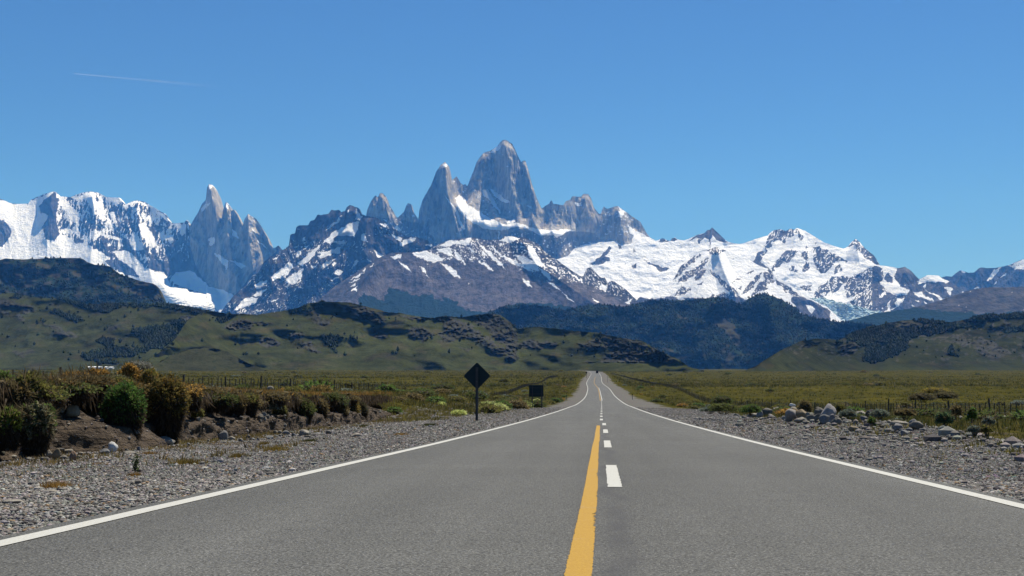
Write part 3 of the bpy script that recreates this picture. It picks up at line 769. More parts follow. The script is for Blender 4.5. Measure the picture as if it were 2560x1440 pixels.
# --- dark rock peak
def f_dark(s):
    X, Y = warped(s, 3, 13, 5)
    snow = polys(X, Y, A2([(1240, 430), (1310, 350), (1405, 265), (1385, 330), (1310, 385)], [(1195, 570), (1290, 470), (1380, 420), (1500, 350), (1618, 335), (1592, 430), (1560, 502), (1470, 490), (1390, 490), (1320, 510), (1310, 540), (1480, 560), (1440, 582), (1300, 575)], [(888, 712), (945, 668), (945, 722)],
                          [(920, 800), (1060, 680), (1170, 592), (1140, 665), (1060, 765), (960, 832)], [(1130, 720), (1200, 690), (1330, 640), (1408, 610), (1390, 692), (1300, 700), (1200, 752)], [(620, 955), (700, 880), (820, 798), (868, 810), (830, 902), (750, 955), (640, 995)], [(768, 1005), (880, 920), (982, 845), (972, 955), (870, 1042), (800, 1032)],
                          [(435, 1055), (500, 1008), (585, 998), (520, 1062), (460, 1102)], [(420, 1175), (470, 1120), (572, 1092), (510, 1165)], [(205, 1335), (280, 1230), (350, 1192), (482, 1192), (440, 1252), (330, 1292)], [(278, 1372), (320, 1310), (352, 1298)], [(580, 1232), (640, 1218), (712, 1198), (660, 1235)], [(1188, 835), (1250, 770), (1342, 752), (1300, 802), (1200, 868)], [(1060, 835), (1142, 818), (1100, 872)], [(1318, 912), (1370, 868), (1432, 890), (1390, 932)],
                          [(1278, 985), (1392, 958), (1300, 1002)], [(1522, 862), (1560, 768), (1612, 775), (1590, 822)], [(1680, 735), (1755, 788), (1710, 792)], [(1628, 505), (1660, 458), (1722, 560), (1640, 552)], [(1838, 362), (1860, 343), (1922, 365), (1900, 392)], [(1950, 478), (2000, 480), (2102, 520), (2080, 562)], [(2055, 603), (2130, 530), (2258, 508), (2220, 562), (2100, 602)], [(1780, 658), (1830, 690), (1892, 705), (1830, 738)],
                          [(1560, 312), (1600, 248), (1642, 265), (1610, 312)], [(1478, 180), (1498, 240), (1480, 235)], [(1568, 180), (1612, 250), (1590, 252)], [(628, 742), (700, 730), (682, 762)], [(2008, 370), (2092, 432), (2050, 432)], [(960, 550), (1020, 500), (1000, 550)], [(2350, 590), (2440, 590), (2420, 630)], [(2250, 640), (2290, 640), (2270, 660)]))
    st = sstep(.74, .92, ridged(X / 9 + Y / 10, Y / 16 - X / 40, 3, 4, .6) + .2 * fbm(X / 50, Y / 40, 8, 2) + .10 * (s.PX < 900) * (s.PY > 600))
    snow = np.maximum(snow, st * .8 * (s.PY > 560))
    tone = tone_of(s.PX.shape, ((.046, .045, .048), 1), ((.085, .08, .08), sstep(.0, .5, fbm(s.PX / 20, s.PY / 20, 15, 4))), (SCREE, sstep(735, 775, s.PY) * sstep(680, 760, s.PX) * .55))
    return dict(tone=tone, snow=snow)


Relief('mountain', 'jagged dark rock peak streaked with snow left of the brown scree slope', 'mountain',
       [(530, 800), (547, 786), (580, 744), (618, 709), (629, 691), (647, 680), (658, 658), (678, 640), (700, 635.5), (704, 627), (715.5, 620), (722, 613), (725.5, 587), (738, 582), (740, 569), (749, 563), (771, 563), (775.5, 553), (787, 549), (793, 537), (804, 537), (822, 534), (829, 524), (835.5, 525.5), (849, 525.5), (853, 530), (862, 528), (867, 518), (873, 513), (882, 514), (898, 522), (903, 535.5), (918, 540), (938, 544), (951, 549), (962, 558), (980, 569), (1007, 584), (1015.5, 591), (1040, 593), (1067, 600), (1078, 611), (1120, 640), (1200, 720)],
       [(500, 800), (1220, 800)], 13000, (.62, 1.1), f_dark, dx=1.7, rows=170, jag=(2.2, 10), rough=((110, 330, 1.6), (45, 100, 1.8)), snowcot=1.0,
       spurs=[([(875, 515), (850, 580), (760, 700), (680, 790)], 200, 60), ([(920, 545), (905, 620), (930, 660)], 180, 40)], seed=31)


# --- brown scree mountain
def f_scree(s):
    X, Y = warped(s, 2.6, 13, 6)
    snow = polys(X, Y, A4([(880, 172), (950, 125), (1050, 120), (1132, 96), (1112, 155), (1000, 152)], [(680, 222), (800, 198), (928, 265), (850, 288), (780, 268)], [(860, 185), (960, 168), (992, 242), (900, 212)], [(1000, 180), (1060, 260), (1088, 302), (1010, 252)], [(1100, 165), (1140, 190), (1152, 232)],
                          [(1160, 118), (1220, 170), (1310, 250), (1388, 336), (1330, 302), (1230, 205)], [(1178, 265), (1240, 298), (1300, 361), (1240, 328)], [(900, 290), (950, 308), (1000, 340), (1058, 414), (1000, 392), (940, 332)], [(735, 308), (790, 350), (797, 377), (760, 348)], [(780, 378), (802, 385), (818, 405)], [(520, 248), (612, 222), (602, 252), (560, 262)],
                          [(575, 272), (640, 308), (692, 364), (640, 338)], [(1343, 122), (1380, 88), (1440, 88), (1478, 112), (1420, 142)], [(1278, 148), (1330, 218), (1450, 268), (1602, 357), (1560, 347), (1450, 302), (1300, 212)], [(1538, 148), (1600, 188), (1622, 240), (1682, 332), (1600, 302), (1550, 222)], [(1438, 230), (1520, 238), (1622, 300), (1622, 352), (1540, 322)],
                          [(1618, 318), (1700, 368), (1728, 427), (1690, 402)], [(1683, 420), (1740, 448), (1792, 497), (1750, 482)], [(1788, 498), (1840, 538), (1907, 592), (1850, 558)], [(1503, 408), (1550, 428), (1590, 480), (1540, 457)], [(2028, 553), (2060, 568), (2087, 594), (2050, 577)], [(1690, 298), (1760, 328), (1762, 357)], [(1838, 343), (1962, 432), (1900, 402)],
                          [(358, 322), (402, 288), (380, 317)], [(218, 412), (332, 358), (280, 397)], [(213, 442), (297, 398), (270, 427)], [(228, 467), (262, 438), (260, 462)], [(228, 492), (277, 463), (265, 502)], [(308, 352), (347, 328), (330, 352)], [(5, 495), (77, 453), (50, 482)], [(338, 248), (387, 280), (350, 287)], [(1200, 190), (1250, 240), (1220, 235)], [(1115, 250), (1150, 265), (1120, 270)],
                          [(1150, 430), (1175, 433), (1160, 437)], [(1105, 440), (1118, 450), (1108, 452)], [(2080, 455), (2140, 450), (2130, 500), (2090, 490)], [(2270, 580), (2330, 555), (2300, 600)]))
    st = sstep(.55, .74, ridged(X / 5 - Y / 7, Y / 15, 13, 4, .6)) * sstep(685, 640, s.PY - (s.PX - 1250) * .28 * (s.PX > 1250)) * (s.PX > 1060)
    snow = np.maximum(snow, st * .85)
    forest = polys(*warped(s, 5, 16, 7), A4([(270, 600), (300, 545), (325, 520), (400, 545), (480, 575), (488, 500), (500, 468), (600, 492), (700, 532), (800, 520), (880, 565), (925, 578), (905, 542), (1000, 572), (1080, 640), (1150, 658), (1300, 642), (1400, 600), (1560, 580), (1750, 600), (1900, 620), (2000, 640), (2000, 800), (200, 800)]))
    rockz = polys(X, Y, A4([(1440, 230), (1480, 100), (1540, 80), (1700, 210), (1850, 330), (1950, 400), (1960, 380), (2000, 310), (2100, 400), (2160, 410), (2380, 570), (2250, 600), (2120, 500), (1900, 420), (1700, 330), (1560, 200)]))
    dk = sstep(.05, .45, fbm((s.PX + s.PY) / 16, s.PY / 7 - s.PX / 60, 44, 5, .62))
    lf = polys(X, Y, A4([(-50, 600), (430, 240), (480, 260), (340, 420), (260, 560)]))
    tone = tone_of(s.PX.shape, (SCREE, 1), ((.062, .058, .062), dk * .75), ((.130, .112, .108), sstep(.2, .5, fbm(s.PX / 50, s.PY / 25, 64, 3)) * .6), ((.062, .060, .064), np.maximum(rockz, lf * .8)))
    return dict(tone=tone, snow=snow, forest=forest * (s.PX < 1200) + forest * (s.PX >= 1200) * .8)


scree = Relief('mountain', 'broad brown scree mountain with snow gullies below the granite towers', 'mountain',
               [(740, 800), (800, 748), (834, 718), (901, 674), (944, 646), (978, 632), (1032, 630.5), (1069, 625.5), (1099, 610), (1119, 602), (1176, 593.6), (1190, 595), (1213, 600), (1250, 600), (1263.5, 591), (1284, 591), (1297, 595), (1310.6, 592), (1324, 600), (1344, 610), (1364, 630.5), (1391, 649), (1421, 671), (1450, 690), (1458, 691), (1467, 671), (1478.5, 667.5), (1489, 681), (1502, 694), (1512, 694), (1519, 708), (1527, 701), (1539, 706), (1566, 724.6), (1586, 745), (1640, 790)],
               [(700, 810), (1660, 812)], 11000, (1.3, 2.1), f_scree, dx=1.8, rows=130, jag=(1.2, 10), rough=((34, 300, 1.8), (12, 80, 2)), snowcot=.3,
               spurs=[([(944, 648), (900, 720), (850, 800)], 260, 90), ([(1176, 596), (1180, 640)], 40, 60), ([(1300, 594), (1340, 660), (1500, 770)], 130, 90)], seed=37)


# --- blue ridge far right
def f_blue(s):
    X, Y = warped(s, 2, 12, 8)
    snow = polys(X, Y, A6([(2215, 595), (2290, 490), (2352, 472), (2260, 582)], [(2415, 452), (2600, 450), (2600, 495), (2480, 480)], [(1980, 495), (2005, 492), (2032, 522), (2000, 515)], [(2450, 440), (2560, 390), (2700, 380), (2700, 460), (2520, 450)], [(2340, 570), (2400, 520), (2400, 545)], [(2100, 665), (2150, 640), (2150, 665)], [(2280, 630), (2310, 590), (2310, 620)]))
    return dict(tone=tone_of(s.PX.shape, ((.07, .07, .075), 1), ((.11, .105, .105), sstep(0, .5, fbm(s.PX / 20, s.PY / 20, 5)))), snow=snow)


Relief('mountain', 'dark blue rocky ridge falling away beyond the snow massif', 'mountain',
       [(2270, 740), (2300, 712), (2340, 700), (2366, 690), (2379.5, 692), (2401, 675), (2420.5, 682), (2437, 681), (2451, 668.5), (2467, 670), (2489, 670), (2522, 663), (2535, 657.6), (2549, 651), (2560, 648), (2620, 640), (2700, 655), (2800, 690), (2900, 700)],
       [(2200, 780), (3000, 780)], 17500, (.7, 1.3), f_blue, dx=2.6, rows=60, jag=(1.2, 12), rough=((90, 330, 1.8), (35, 100, 2)), snowcot=.5, seed=43)


def f_brown(s):
    X, Y = warped(s, 2, 10, 9)
    spots = sstep(.42, .5, fbm(X / 9, Y / 4.5, 91, 3) - .10) * (s.PY < 800)
    forest = sstep(-8, 10, s.PY - np.interp(s.PX, [2100, 2250, 2330, 2450, 2600, 2900], [760, 765, 772, 782, 775, 770]) + 14 * fbm(s.PX / 40, s.PY / 20, 7, 4))
    return dict(tone=tone_of(s.PX.shape, ((.070, .064, .058), 1), ((.046, .046, .042), sstep(-.1, .4, fbm(s.PX / 30, s.PY / 9, 17, 4)))), snow=spots * .8, forest=forest * .9)


brown = Relief('hill', 'brown upland dotted with last snow patches below the far ridge', 'hill',
               [(2080, 815), (2117, 803), (2188, 783), (2270, 772), (2325, 759), (2380, 741), (2420, 726), (2461, 719), (2560, 717), (2700, 716), (3000, 730)],
               [(2000, 830), (3000, 830)], 9500, (1.8, 3), f_brown, dx=2.6, rows=60, jag=(1, 16), rough=((25, 260, 1.4),), smooth=True, seed=47)


# --- forested ridges in the middle distance
def f_forest(s):
    X, Y = warped(s, 8, 30, 10)
    cl = polys(X, Y, A5([(1550, 1040), (1620, 1030), (1740, 1090), (1800, 1200), (1880, 1310), (1750, 1310), (1680, 1180), (1560, 1120)], [(1510, 955), (1590, 945), (1600, 985), (1530, 975)], [(270, 1025), (350, 1020), (340, 1045), (280, 1045)], [(980, 1240), (1080, 1200), (1090, 1270), (1000, 1290)], [(1200, 1040), (1330, 1050), (1260, 1090)])) * .8
    g = fbm(s.PX / 34, s.PY / 18, 22, 4)
    oc = sstep(.22, .5, fbm(s.PX / 26, s.PY / 16, 27, 4)) * .9
    low = sstep(850, 890, s.PY) * sstep(0, .5, g + .2)
    return dict(tone=tone_of(s.PX.shape, ((.045, .043, .026), 1)), forest=np.clip(1.0 - cl - low * .7 - sstep(.28, .5, g) * .6, 0, 1), outcrop=oc * .7, bulge=fbm(s.PX / 110, s.PY / 60, 28, 4) * 190)


wood = Relief('hill', 'dark forested ridge in the middle distance below the snow massif', 'hill',
              [(1100, 850), (1180, 800), (1233, 777), (1270, 766), (1304, 761), (1350, 764), (1405, 776), (1438, 771.6), (1472, 761.5), (1499, 760), (1532, 764), (1566, 768), (1607, 754.6), (1638, 751), (1715, 751), (1746, 748), (1792.5, 743), (1818, 748), (1852, 760), (1870, 747), (1895.6, 736.6), (1916, 735), (1937, 742), (1960, 753), (1986, 767.5), (2004, 785.5), (2040, 797), (2079, 802.5), (2117, 806), (2185, 813), (2260, 835), (2400, 880)],
              [(1000, 915), (2500, 918)], 6200, (1.2, 2.2), f_forest, dx=2.6, rows=90, jag=(1.4, 22), rough=((60, 420, 1.2), (22, 120, 1.3)), mat=HILL, smooth=True,
              spurs=[([(1915, 738), (1930, 800), (1960, 880)], 350, 110), ([(1480, 762), (1450, 830)], 260, 120), ([(1790, 745), (1740, 820), (1760, 900)], 300, 110)], seed=53)


def f_left_dark(s):
    X, Y = warped(s, 6, 24, 11)
    g = fbm(s.PX / 30, s.PY / 14, 12, 4)
    return dict(tone=tone_of(s.PX.shape, ((.05, .046, .028), 1), ((.052, .042, .034), sstep(.1, .4, fbm(s.PX / 50, s.PY / 20, 13)) * .7)), forest=np.clip(.62 - .9 * g + sstep(735, 765, s.PY) - sstep(300, 400, s.PX) * .5, 0, 1),
                outcrop=sstep(.12, .45, fbm(s.PX / 22, s.PY / 12, 14, 4)) * .9, bulge=fbm(s.PX / 80, s.PY / 40, 16, 4) * 90)


ldark = Relief('hill', 'dark bluff with a steep end below the white glacier', 'hill',
               [(-300, 700), (-150, 668), (0, 650), (13.7, 646), (52, 648.7), (109, 646), (156, 644.6), (200, 645), (219, 655.5), (238, 662), (273, 665), (290, 680), (306, 688), (350, 702), (383, 709), (394, 720), (403, 737.6), (409, 758), (451, 766), (492, 774), (544, 785), (600, 800)],
               [(-300, 800), (620, 812)], 5300, (1.3, 2.2), f_left_dark, dx=2.4, rows=80, jag=(1.0, 14), rough=((45, 330, 1.2), (16, 90, 1.4)), mat=HILL, smooth=True, seed=59)

OLIVE = (.042, .047, .017)


def hillface(groves, rocks, seed, amp=70, oth=.52, wamp=5, wood_=.8, dim=1.0, onf=.62):
    def f(s):
        X, Y = warped(s, wamp, 22, seed)
        fo = np.maximum(polys(X, Y, groves), sstep(.50, .56, fbm(s.PX / 8, s.PY / 5, seed + 21, 3) + .35 * fbm(s.PX / 70, s.PY / 30, seed + 22, 2)) * wood_ * (s.PY < 900))
        oc = polys(X, Y, rocks)
        on = sstep(oth, oth + .22, fbm(s.PX / 15, s.PY / 11, seed + 3, 5, .66) + .30 * fbm(s.PX / 90, s.PY / 40, seed + 4, 2) + .08 * sstep(50, 10, s.PY - s.PY[:1])) * onf
        o = np.maximum(oc * sstep(-.5, -.15, fbm(s.PX / 14, s.PY / 8, seed + 5, 4)), on * .9) * (s.PY < 906)
        b = blur(o, 2, 3)
        amp_ = amp * .7
        bul = b * amp_ * .18 + fbm(s.PX / 9, s.PY / 7, seed + 9, 4) * amp_ * .42 * b + fbm(s.PX / 170, s.PY / 70, seed + 11, 3) * amp_ * 1.5
        return dict(tone=dim * tone_of(s.PX.shape, (OLIVE, 1), ((.056, .050, .027), sstep(.05, .4, fbm(s.PX / 60, s.PY / 22, seed + 13, 4)) * .8), ((.030, .036, .015), sstep(.1, .45, fbm(s.PX / 26, s.PY / 10, seed + 15, 4)) * .7)), outcrop=o, forest=fo, bulge=bul)
    return f


left = Relief('hill', 'olive grass hillside with a dark wood in its hollow', 'hill',
              [(-400, 700), (-200, 720), (0, 733.5), (35, 732), (82, 743), (142, 747), (191, 757), (230, 765), (290, 761), (350, 762), (410, 763), (451, 767), (492, 775), (544, 786), (600, 800), (700, 860), (760, 918)],
              [(-400, 920), (800, 926)], [(-400, 3300), (800, 2900)], (2.2, 5.0),
              hillface(A7([(-600, 380), (0, 375), (400, 420), (700, 460), (1000, 490), (1500, 500), (1800, 550), (2000, 600), (1700, 590), (1500, 545), (1100, 535), (1000, 585), (850, 595), (760, 545), (520, 462), (300, 448), (130, 405), (-600, 410)], [(720, 990), (760, 970), (850, 960), (960, 920), (1130, 915), (1300, 930), (1340, 940), (1220, 980), (1210, 1010), (1130, 1000), (1000, 990), (900, 1000), (960, 1040), (1100, 1050), (1060, 1075), (900, 1060), (770, 1020)], [(860, 850), (900, 840), (1000, 830), (1055, 855), (1030, 895), (960, 900)],
                          [(1180, 760), (1290, 735), (1560, 705), (1640, 655), (1760, 690), (1725, 760), (1600, 845), (1480, 905), (1340, 935), (1320, 850), (1250, 800)], [(430, 590), (530, 558), (640, 620), (780, 660), (700, 675), (560, 625)], [(80, 450), (190, 430), (190, 465)]),
                       A7([(-200, 480), (60, 470), (300, 530), (320, 580), (230, 600), (130, 540), (-200, 530)], [(-100, 570), (60, 570), (80, 612), (-100, 600)], [(130, 618), (200, 608), (242, 650), (200, 682)], [(320, 680), (500, 700), (700, 790), (725, 812), (620, 800), (540, 802), (450, 770), (500, 748)], [(110, 960), (200, 928), (340, 940), (270, 982), (200, 1002)], [(965, 722), (1000, 700), (1210, 742), (1000, 748)], [(1130, 780), (1220, 790), (1160, 810)], [(1550, 690), (1660, 620), (1900, 610), (1800, 680), (1650, 720)]), 101, dim=.9, oth=.27),
              dx=2.6, rows=110, jag=(1.2, 18), rough=((14, 300, 1.0), (5, 70, 1)), mat=HILL, smooth=True, seed=61)

cent = Relief('hill', 'green central hill with dark rock outcrops rising behind the plain', 'hill',
              [(330, 926), (360, 905), (400, 880), (440, 845), (470, 800), (500, 784), (520, 779), (540, 779), (562, 784), (587, 785.6), (603, 784), (640, 787), (700, 778), (744, 770), (775, 757.5), (812, 754), (875, 756), (906, 764), (950, 775), (969, 781), (1000, 782.5), (1031, 789), (1075, 795), (1094, 793), (1112.5, 790), (1156, 793), (1187.5, 787), (1219, 784), (1250, 787), (1269, 800), (1294, 822), (1317, 819), (1344, 817), (1388, 821), (1431, 827), (1489, 831), (1539, 842), (1560, 846), (1606, 852), (1650, 878), (1700, 900), (1722, 917), (1760, 927)],
              [(300, 928), (1800, 928)], [(300, 2150), (600, 2500), (1300, 2500), (1800, 2150)], (2.0, 4.6),
              hillface(A8([(950, 388), (1150, 385), (1065, 410), (1120, 430), (1085, 500), (1125, 552), (1040, 492), (990, 430)], [(715, 195), (880, 150), (1000, 118), (985, 165), (870, 175), (740, 205)], [(1190, 390), (1260, 380), (1240, 415)], [(120, 270), (160, 235), (230, 215), (250, 240), (160, 290)]) ,
                       A8([(840, 240), (930, 223), (1055, 290), (960, 302)], [(750, 300), (835, 290), (800, 328)], [(180, 330), (240, 262), (380, 248), (625, 280), (450, 292), (400, 325), (230, 340)], [(490, 400), (560, 378), (665, 440), (540, 485), (475, 450)], [(680, 370), (825, 358), (790, 425)], [(795, 430), (880, 418), (985, 522), (900, 525)], [(1575, 208), (1700, 225), (1860, 245), (1700, 268)], [(1645, 330), (1760, 305), (1885, 372), (1780, 425), (1670, 375)],
                          [(1855, 225), (2000, 220), (2200, 300), (2180, 330), (2350, 420), (2540, 560), (2480, 585), (2330, 515), (2240, 432), (2130, 392), (2000, 425), (1900, 382), (1960, 310)], [(2190, 225), (2300, 200), (2390, 212), (2490, 290), (2545, 400), (2525, 565), (2420, 455), (2300, 342), (2200, 282)], [(1200, 130), (1320, 148), (1490, 242), (1450, 285), (1260, 242), (1100, 130)], [(1375, 390), (1500, 368), (1490, 412)], [(2050, 470), (2185, 490), (2150, 512)], [(1180, 620), (1260, 580), (1200, 630)]) +
                       [[(1488, 912), (1512, 890), (1540, 862), (1600, 852), (1660, 880), (1725, 918), (1700, 922), (1640, 924), (1560, 922), (1520, 914)], [(1440, 860), (1520, 845), (1600, 850), (1560, 865), (1480, 870)], [(1290, 860), (1340, 850), (1400, 860), (1350, 875)], [(1455, 905), (1480, 900), (1500, 915), (1470, 922)]], 131, amp=90, oth=.27, dim=.92),
              dx=2.2, rows=130, jag=(1.6, 12), rough=((16, 260, 1.0), (6, 60, 1)), mat=HILL, smooth=True, seed=67)

right = Relief('hill', 'green and wooded hillside at the right-hand end of the plain', 'hill',
               [(1860, 928), (1890, 915), (1920, 895), (1960, 872), (2000, 853), (2050, 846), (2100, 850), (2133, 835), (2185, 817), (2215.5, 808), (2256.5, 801), (2297.5, 800), (2340, 804), (2379.5, 805), (2420.5, 797), (2475, 789), (2560, 783), (2700, 770), (3000, 750)],
               [(1800, 929), (3000, 926)], [(1800, 2300), (2100, 2900), (3000, 3300)], (2.2, 5.0),
               hillface(A6([(880, 1110), (1000, 1080), (1190, 1020), (1330, 1020), (1500, 1040), (1900, 990), (2080, 980), (2100, 1020), (1900, 1040), (1800, 1080), (1620, 1090), (1520, 1130), (1490, 1200), (1350, 1300), (1200, 1350), (1080, 1330), (1120, 1200)], [(1560, 940), (1700, 955), (1850, 985), (1780, 1000), (1600, 985)], [(2050, 935), (2250, 905), (2700, 870), (2700, 920), (2400, 950), (2150, 975)], [(2340, 1040), (2440, 1010), (2500, 1030), (2480, 1060), (2400, 1070)], [(1850, 1250), (1900, 1200), (1960, 1300)], [(2470, 1010), (2600, 1000), (2600, 1060)]),
                        A6([(880, 1200), (1000, 1130), (1080, 1180), (1000, 1260), (900, 1290)], [(1640, 1120), (1800, 1100), (2000, 1080), (1950, 1110), (1800, 1130)], [(1780, 1140), (1950, 1130), (2200, 1110), (2350, 1180), (2450, 1260), (2300, 1330), (2150, 1260), (2080, 1180), (1900, 1160)], [(2300, 1080), (2500, 1090), (2560, 1130), (2400, 1110)], [(1500, 1150), (1560, 1140), (1540, 1170)], [(1340, 1040), (1400, 980), (1560, 960), (1600, 1000), (1440, 1020)]), 161, amp=80, dim=.68, oth=.08, wood_=1.3, onf=1.15),
               dx=2.6, rows=110, jag=(1.3, 14), rough=((15, 260, 1.0), (6, 60, 1)), mat=HILL, smooth=True, seed=71)

# smooth grass knoll at the foot of the central hill
tag(Relief('hill', 'low rounded grass knoll at the foot of the central hill', 'hill',
           [(370, 926), (400, 905), (430, 888), (470, 874), (510, 869), (540, 871), (570, 880), (600, 897), (640, 916), (660, 926)],
           [(360, 928), (670, 928)], 1850, (2.6, 3.5), lambda s: dict(tone=tone_of(s.PX.shape, ((.040, .042, .022), 1))), dx=3, rows=30, jag=(.5, 20), rough=((5, 120, 1),), mat=HILL, smooth=True, seed=73).ob)

# ------------------------------------------------------------------ woods on the hills: tree crowns, far too many to count
ICO_V, ICO_F = None, None
import bmesh
_b = bmesh.new(); bmesh.ops.create_icosphere(_b, subdivisions=1, radius=1)
ICO_V = np.array([v.co[:] for v in _b.verts]); ICO_F = np.array([[v.index for v in f.verts] for f in _b.faces]); _b.free()
_b = bmesh.new(); bmesh.ops.create_icosphere(_b, subdivisions=2, radius=1)
ICO2_V = np.array([v.co[:] for v in _b.verts]); ICO2_F = np.array([[v.index for v in f.verts] for f in _b.faces]); _b.free()
OCT_V = np.array([(1, 0, 0), (-1, 0, 0), (0, 1, 0), (0, -1, 0), (0, 0, 1), (0, 0, -1)], float)
OCT_F = np.array([(0, 2, 4), (2, 1, 4), (1, 3, 4), (3, 0, 4), (2, 0, 5), (1, 2, 5), (3, 1, 5), (0, 3, 5)])


def swarm(BV, BF, pos, size, jitter=.25, tone=None, rot=True):
    """many jittered copies of a small solid as one array; size (n,3)"""
    n = len(pos); k = len(BV)
    a = rng.uniform(0, 2 * np.pi, n) if rot else np.zeros(n)
    b = BV[None] * (1 + rng.normal(0, jitter, (n, k, 1)))
    b = b * size[:, None, :]
    ca, sa = np.cos(a)[:, None], np.sin(a)[:, None]
    V = np.stack([b[..., 0] * ca - b[..., 1] * sa, b[..., 0] * sa + b[..., 1] * ca, b[..., 2]], -1) + pos[:, None]
    Fc = (BF[None] + (np.arange(n) * k)[:, None, None]).reshape(-1, 3)
    t = None if tone is None else np.repeat(tone, k, 0)
    return V.reshape(-1, 3), Fc, t


def toned(name, rough=.9, var=.35, scale=30, lift=None):
    m = NT(name)
    t = m.attr('tone').outputs['Color']
    m.color(m.gain(t, m.lin(m.noise(m.pos(), scale, 3), .3, .7, 1 - var, 1 + var)))
    m.b.inputs['Roughness'].default_value = rough
    return m


CROWN = toned('tree_crown', scale=.3, var=.5).m


def woods(rel, n, h, label, cut=.5):
    w = (rel.extra['forest'] > cut).astype(float)
    PX, PY = rel.PX, rel.PY
    idx = np.flatnonzero(w.ravel())
    if len(idx) == 0: return
    ch = rng.choice(idx, n)
    r, c = np.unravel_index(ch, PX.shape)
    r2 = np.clip(r + 1, 0, PX.shape[0] - 1); c2 = np.clip(c + 1, 0, PX.shape[1] - 1)
    f1 = rng.random((n, 1)); f2 = rng.random((n, 1))
    P = rel.P[r, c] * (1 - f1) + rel.P[r2, c] * f1 + (rel.P[r, c2] - rel.P[r, c]) * f2
    sz = rng.uniform(.6, 1.25, (n, 1)) * np.array([[h * .42, h * .42, h * .55]])
    P = P + np.array([0, 0, 1]) * sz[:, 2:] * .7
    base = np.array((.013, .024, .008)) * rng.uniform(.6, 1.5, (n, 1)) * (1 + .9 * fbm(P[:, 0] / 160, P[:, 2] / 60, 15, 3))[:, None].clip(.45, 1.8) + np.array((.007, .005, .0)) * rng.random((n, 1))
    V, Fc, t = swarm(ICO_V if h > 9.5 and False else OCT_V, OCT_F, P, sz, .3, base)
    tag(link('forest', mesh_np('forest', V, Fc, col=t, mats=[CROWN])), label, 'forest', kind='stuff')


woods(left, 4500, 7, 'dark green trees filling the hollow of the olive hillside')
woods(cent, 420, 6.5, 'small dark groves on the green central hill')
woods(right, 6000, 6.5, 'dense dark trees on the wooded hillside at the end of the plain')
woods(wood, 14000, 12, 'dark beech forest covering the middle distance ridge', .55)
woods(ldark, 6000, 10, 'patchy dark forest on the bluff below the glacier', .6)

# ------------------------------------------------------------------ contrail, high and far outside the haze
r0, r1 = ray(185, 184), ray(560, 218)
mb = MB()
pl = [Vector((r0 * (1 - f) + r1 * f) * 46000) for f in np.linspace(0, 1, 24)]
mb.tube(pl, [(16 + 40 * f) for f in np.linspace(0, 1, 24)], 8)
m = NT('contrail')
m.color((.9, .9, .9)); m.glow(.6); shd = m.t.nodes['Material Output'].inputs[0].links[0].from_socket
tr = m.n('ShaderNodeBsdfTransparent'); mx = m.n('ShaderNodeMixShader')
sp = m.n('ShaderNodeSeparateXYZ'); m.t.links.new(m.obj(), sp.inputs[0])
fade = m.lin(sp.outputs['X'], float(pl[0].x), float(pl[-1].x), .11, .0)
nz_ = m.noise(m.pos(), .0008, 4)
m.t.links.new(m.math('MULTIPLY', fade, m.lin(nz_, .3, .7, .5, 1.2)), mx.inputs[0])
m.t.links.new(tr.outputs[0], mx.inputs[1]); m.t.links.new(shd, mx.inputs[2])
m.t.links.new(mx.outputs[0], m.t.nodes['Material Output'].inputs[0])
tag(mb.build('contrail', m.m), 'thin white aircraft trail fading across the blue sky', 'contrail', kind='stuff')

# ------------------------------------------------------------------ haze: one closed box of even thin air
m = bpy.data.materials.new('haze_air'); m.use_nodes = True
nt = m.node_tree; nt.nodes.remove(nt.nodes['Principled BSDF'])
pv = nt.nodes.new('ShaderNodeVolumePrincipled')
pv.inputs['Color'].default_value = (.085, .35, 1.0, 1)
pv.inputs['Density'].default_value = 2.6e-5
pv.inputs['Absorption Color'].default_value = (1, 1, 1, 1)
pv.inputs['Anisotropy'].default_value = 0.0
nt.links.new(pv.outputs[0], nt.nodes['Material Output'].inputs['Volume'])
mb = MB(); mb.box((0, 11000, 1607), (31000, 27000, 3286))
hz = mb.build('haze', m)
tag(hz, 'thin blue air between the plain and the mountains', 'haze', kind='stuff')

# ------------------------------------------------------------------ earth bank beside the verge
m = NT('bank_earth')
p = m.pos()
n1 = m.noise(p, 1.6, 6); n2 = m.noise(p, 7, 5, .65); n3 = m.noise(m.scale(p, (1, 1, 4)), 3, 5)
c = m.mix(m.step(n1, .35, .65), (.0432, .0310, .0209), (.0864, .0634, .0418))
c = m.mix(m.step(n2, .5, .7), c, (.0285, .0210, .0150))
c = m.mix(m.step(m.voro(p, 9).outputs['Distance'], .17, .08), c, (.17, .155, .135))
c = m.mix(m.step(m.math('ADD', m.attr('turf').outputs['Fac'], m.lin(n2, .3, .7, -.3, .3)), .4, .65), c, m.mix(n1, (.055, .052, .018), (.115, .075, .024)))
m.color(c).bump(m.math('ADD', n2, n3), .2, 1.0)
EARTH = m.m
by_ = np.arange(17, 84, .11)
prof = hermite([0, .14, .22, .36, .5, .62, .8, .9, 1.0, 1.15, 1.3], [.55, .42, .36, .12, -.18, -.55, -.62, -.32, -.52, -2.0, -4.5])
proz = hermite([0, .14, .22, .36, .5, .62, .8, .9, 1.0, 1.15, 1.3], [-.05, .16, .30, .40, .47, .66, .88, .985, 1.02, 1.0, .80])
v_ = np.concatenate([np.linspace(0, 1, 44), np.linspace(1.04, 1.3, 12)])
BY, BV = np.meshgrid(by_, v_)
n_a = fbm(BY / 3.3, BV * 2.2, 201, 4); n_b = fbm(BY / .8, BV * 6, 202, 4); n_c = fbm(BY / 7, BY * 0, 203, 3)
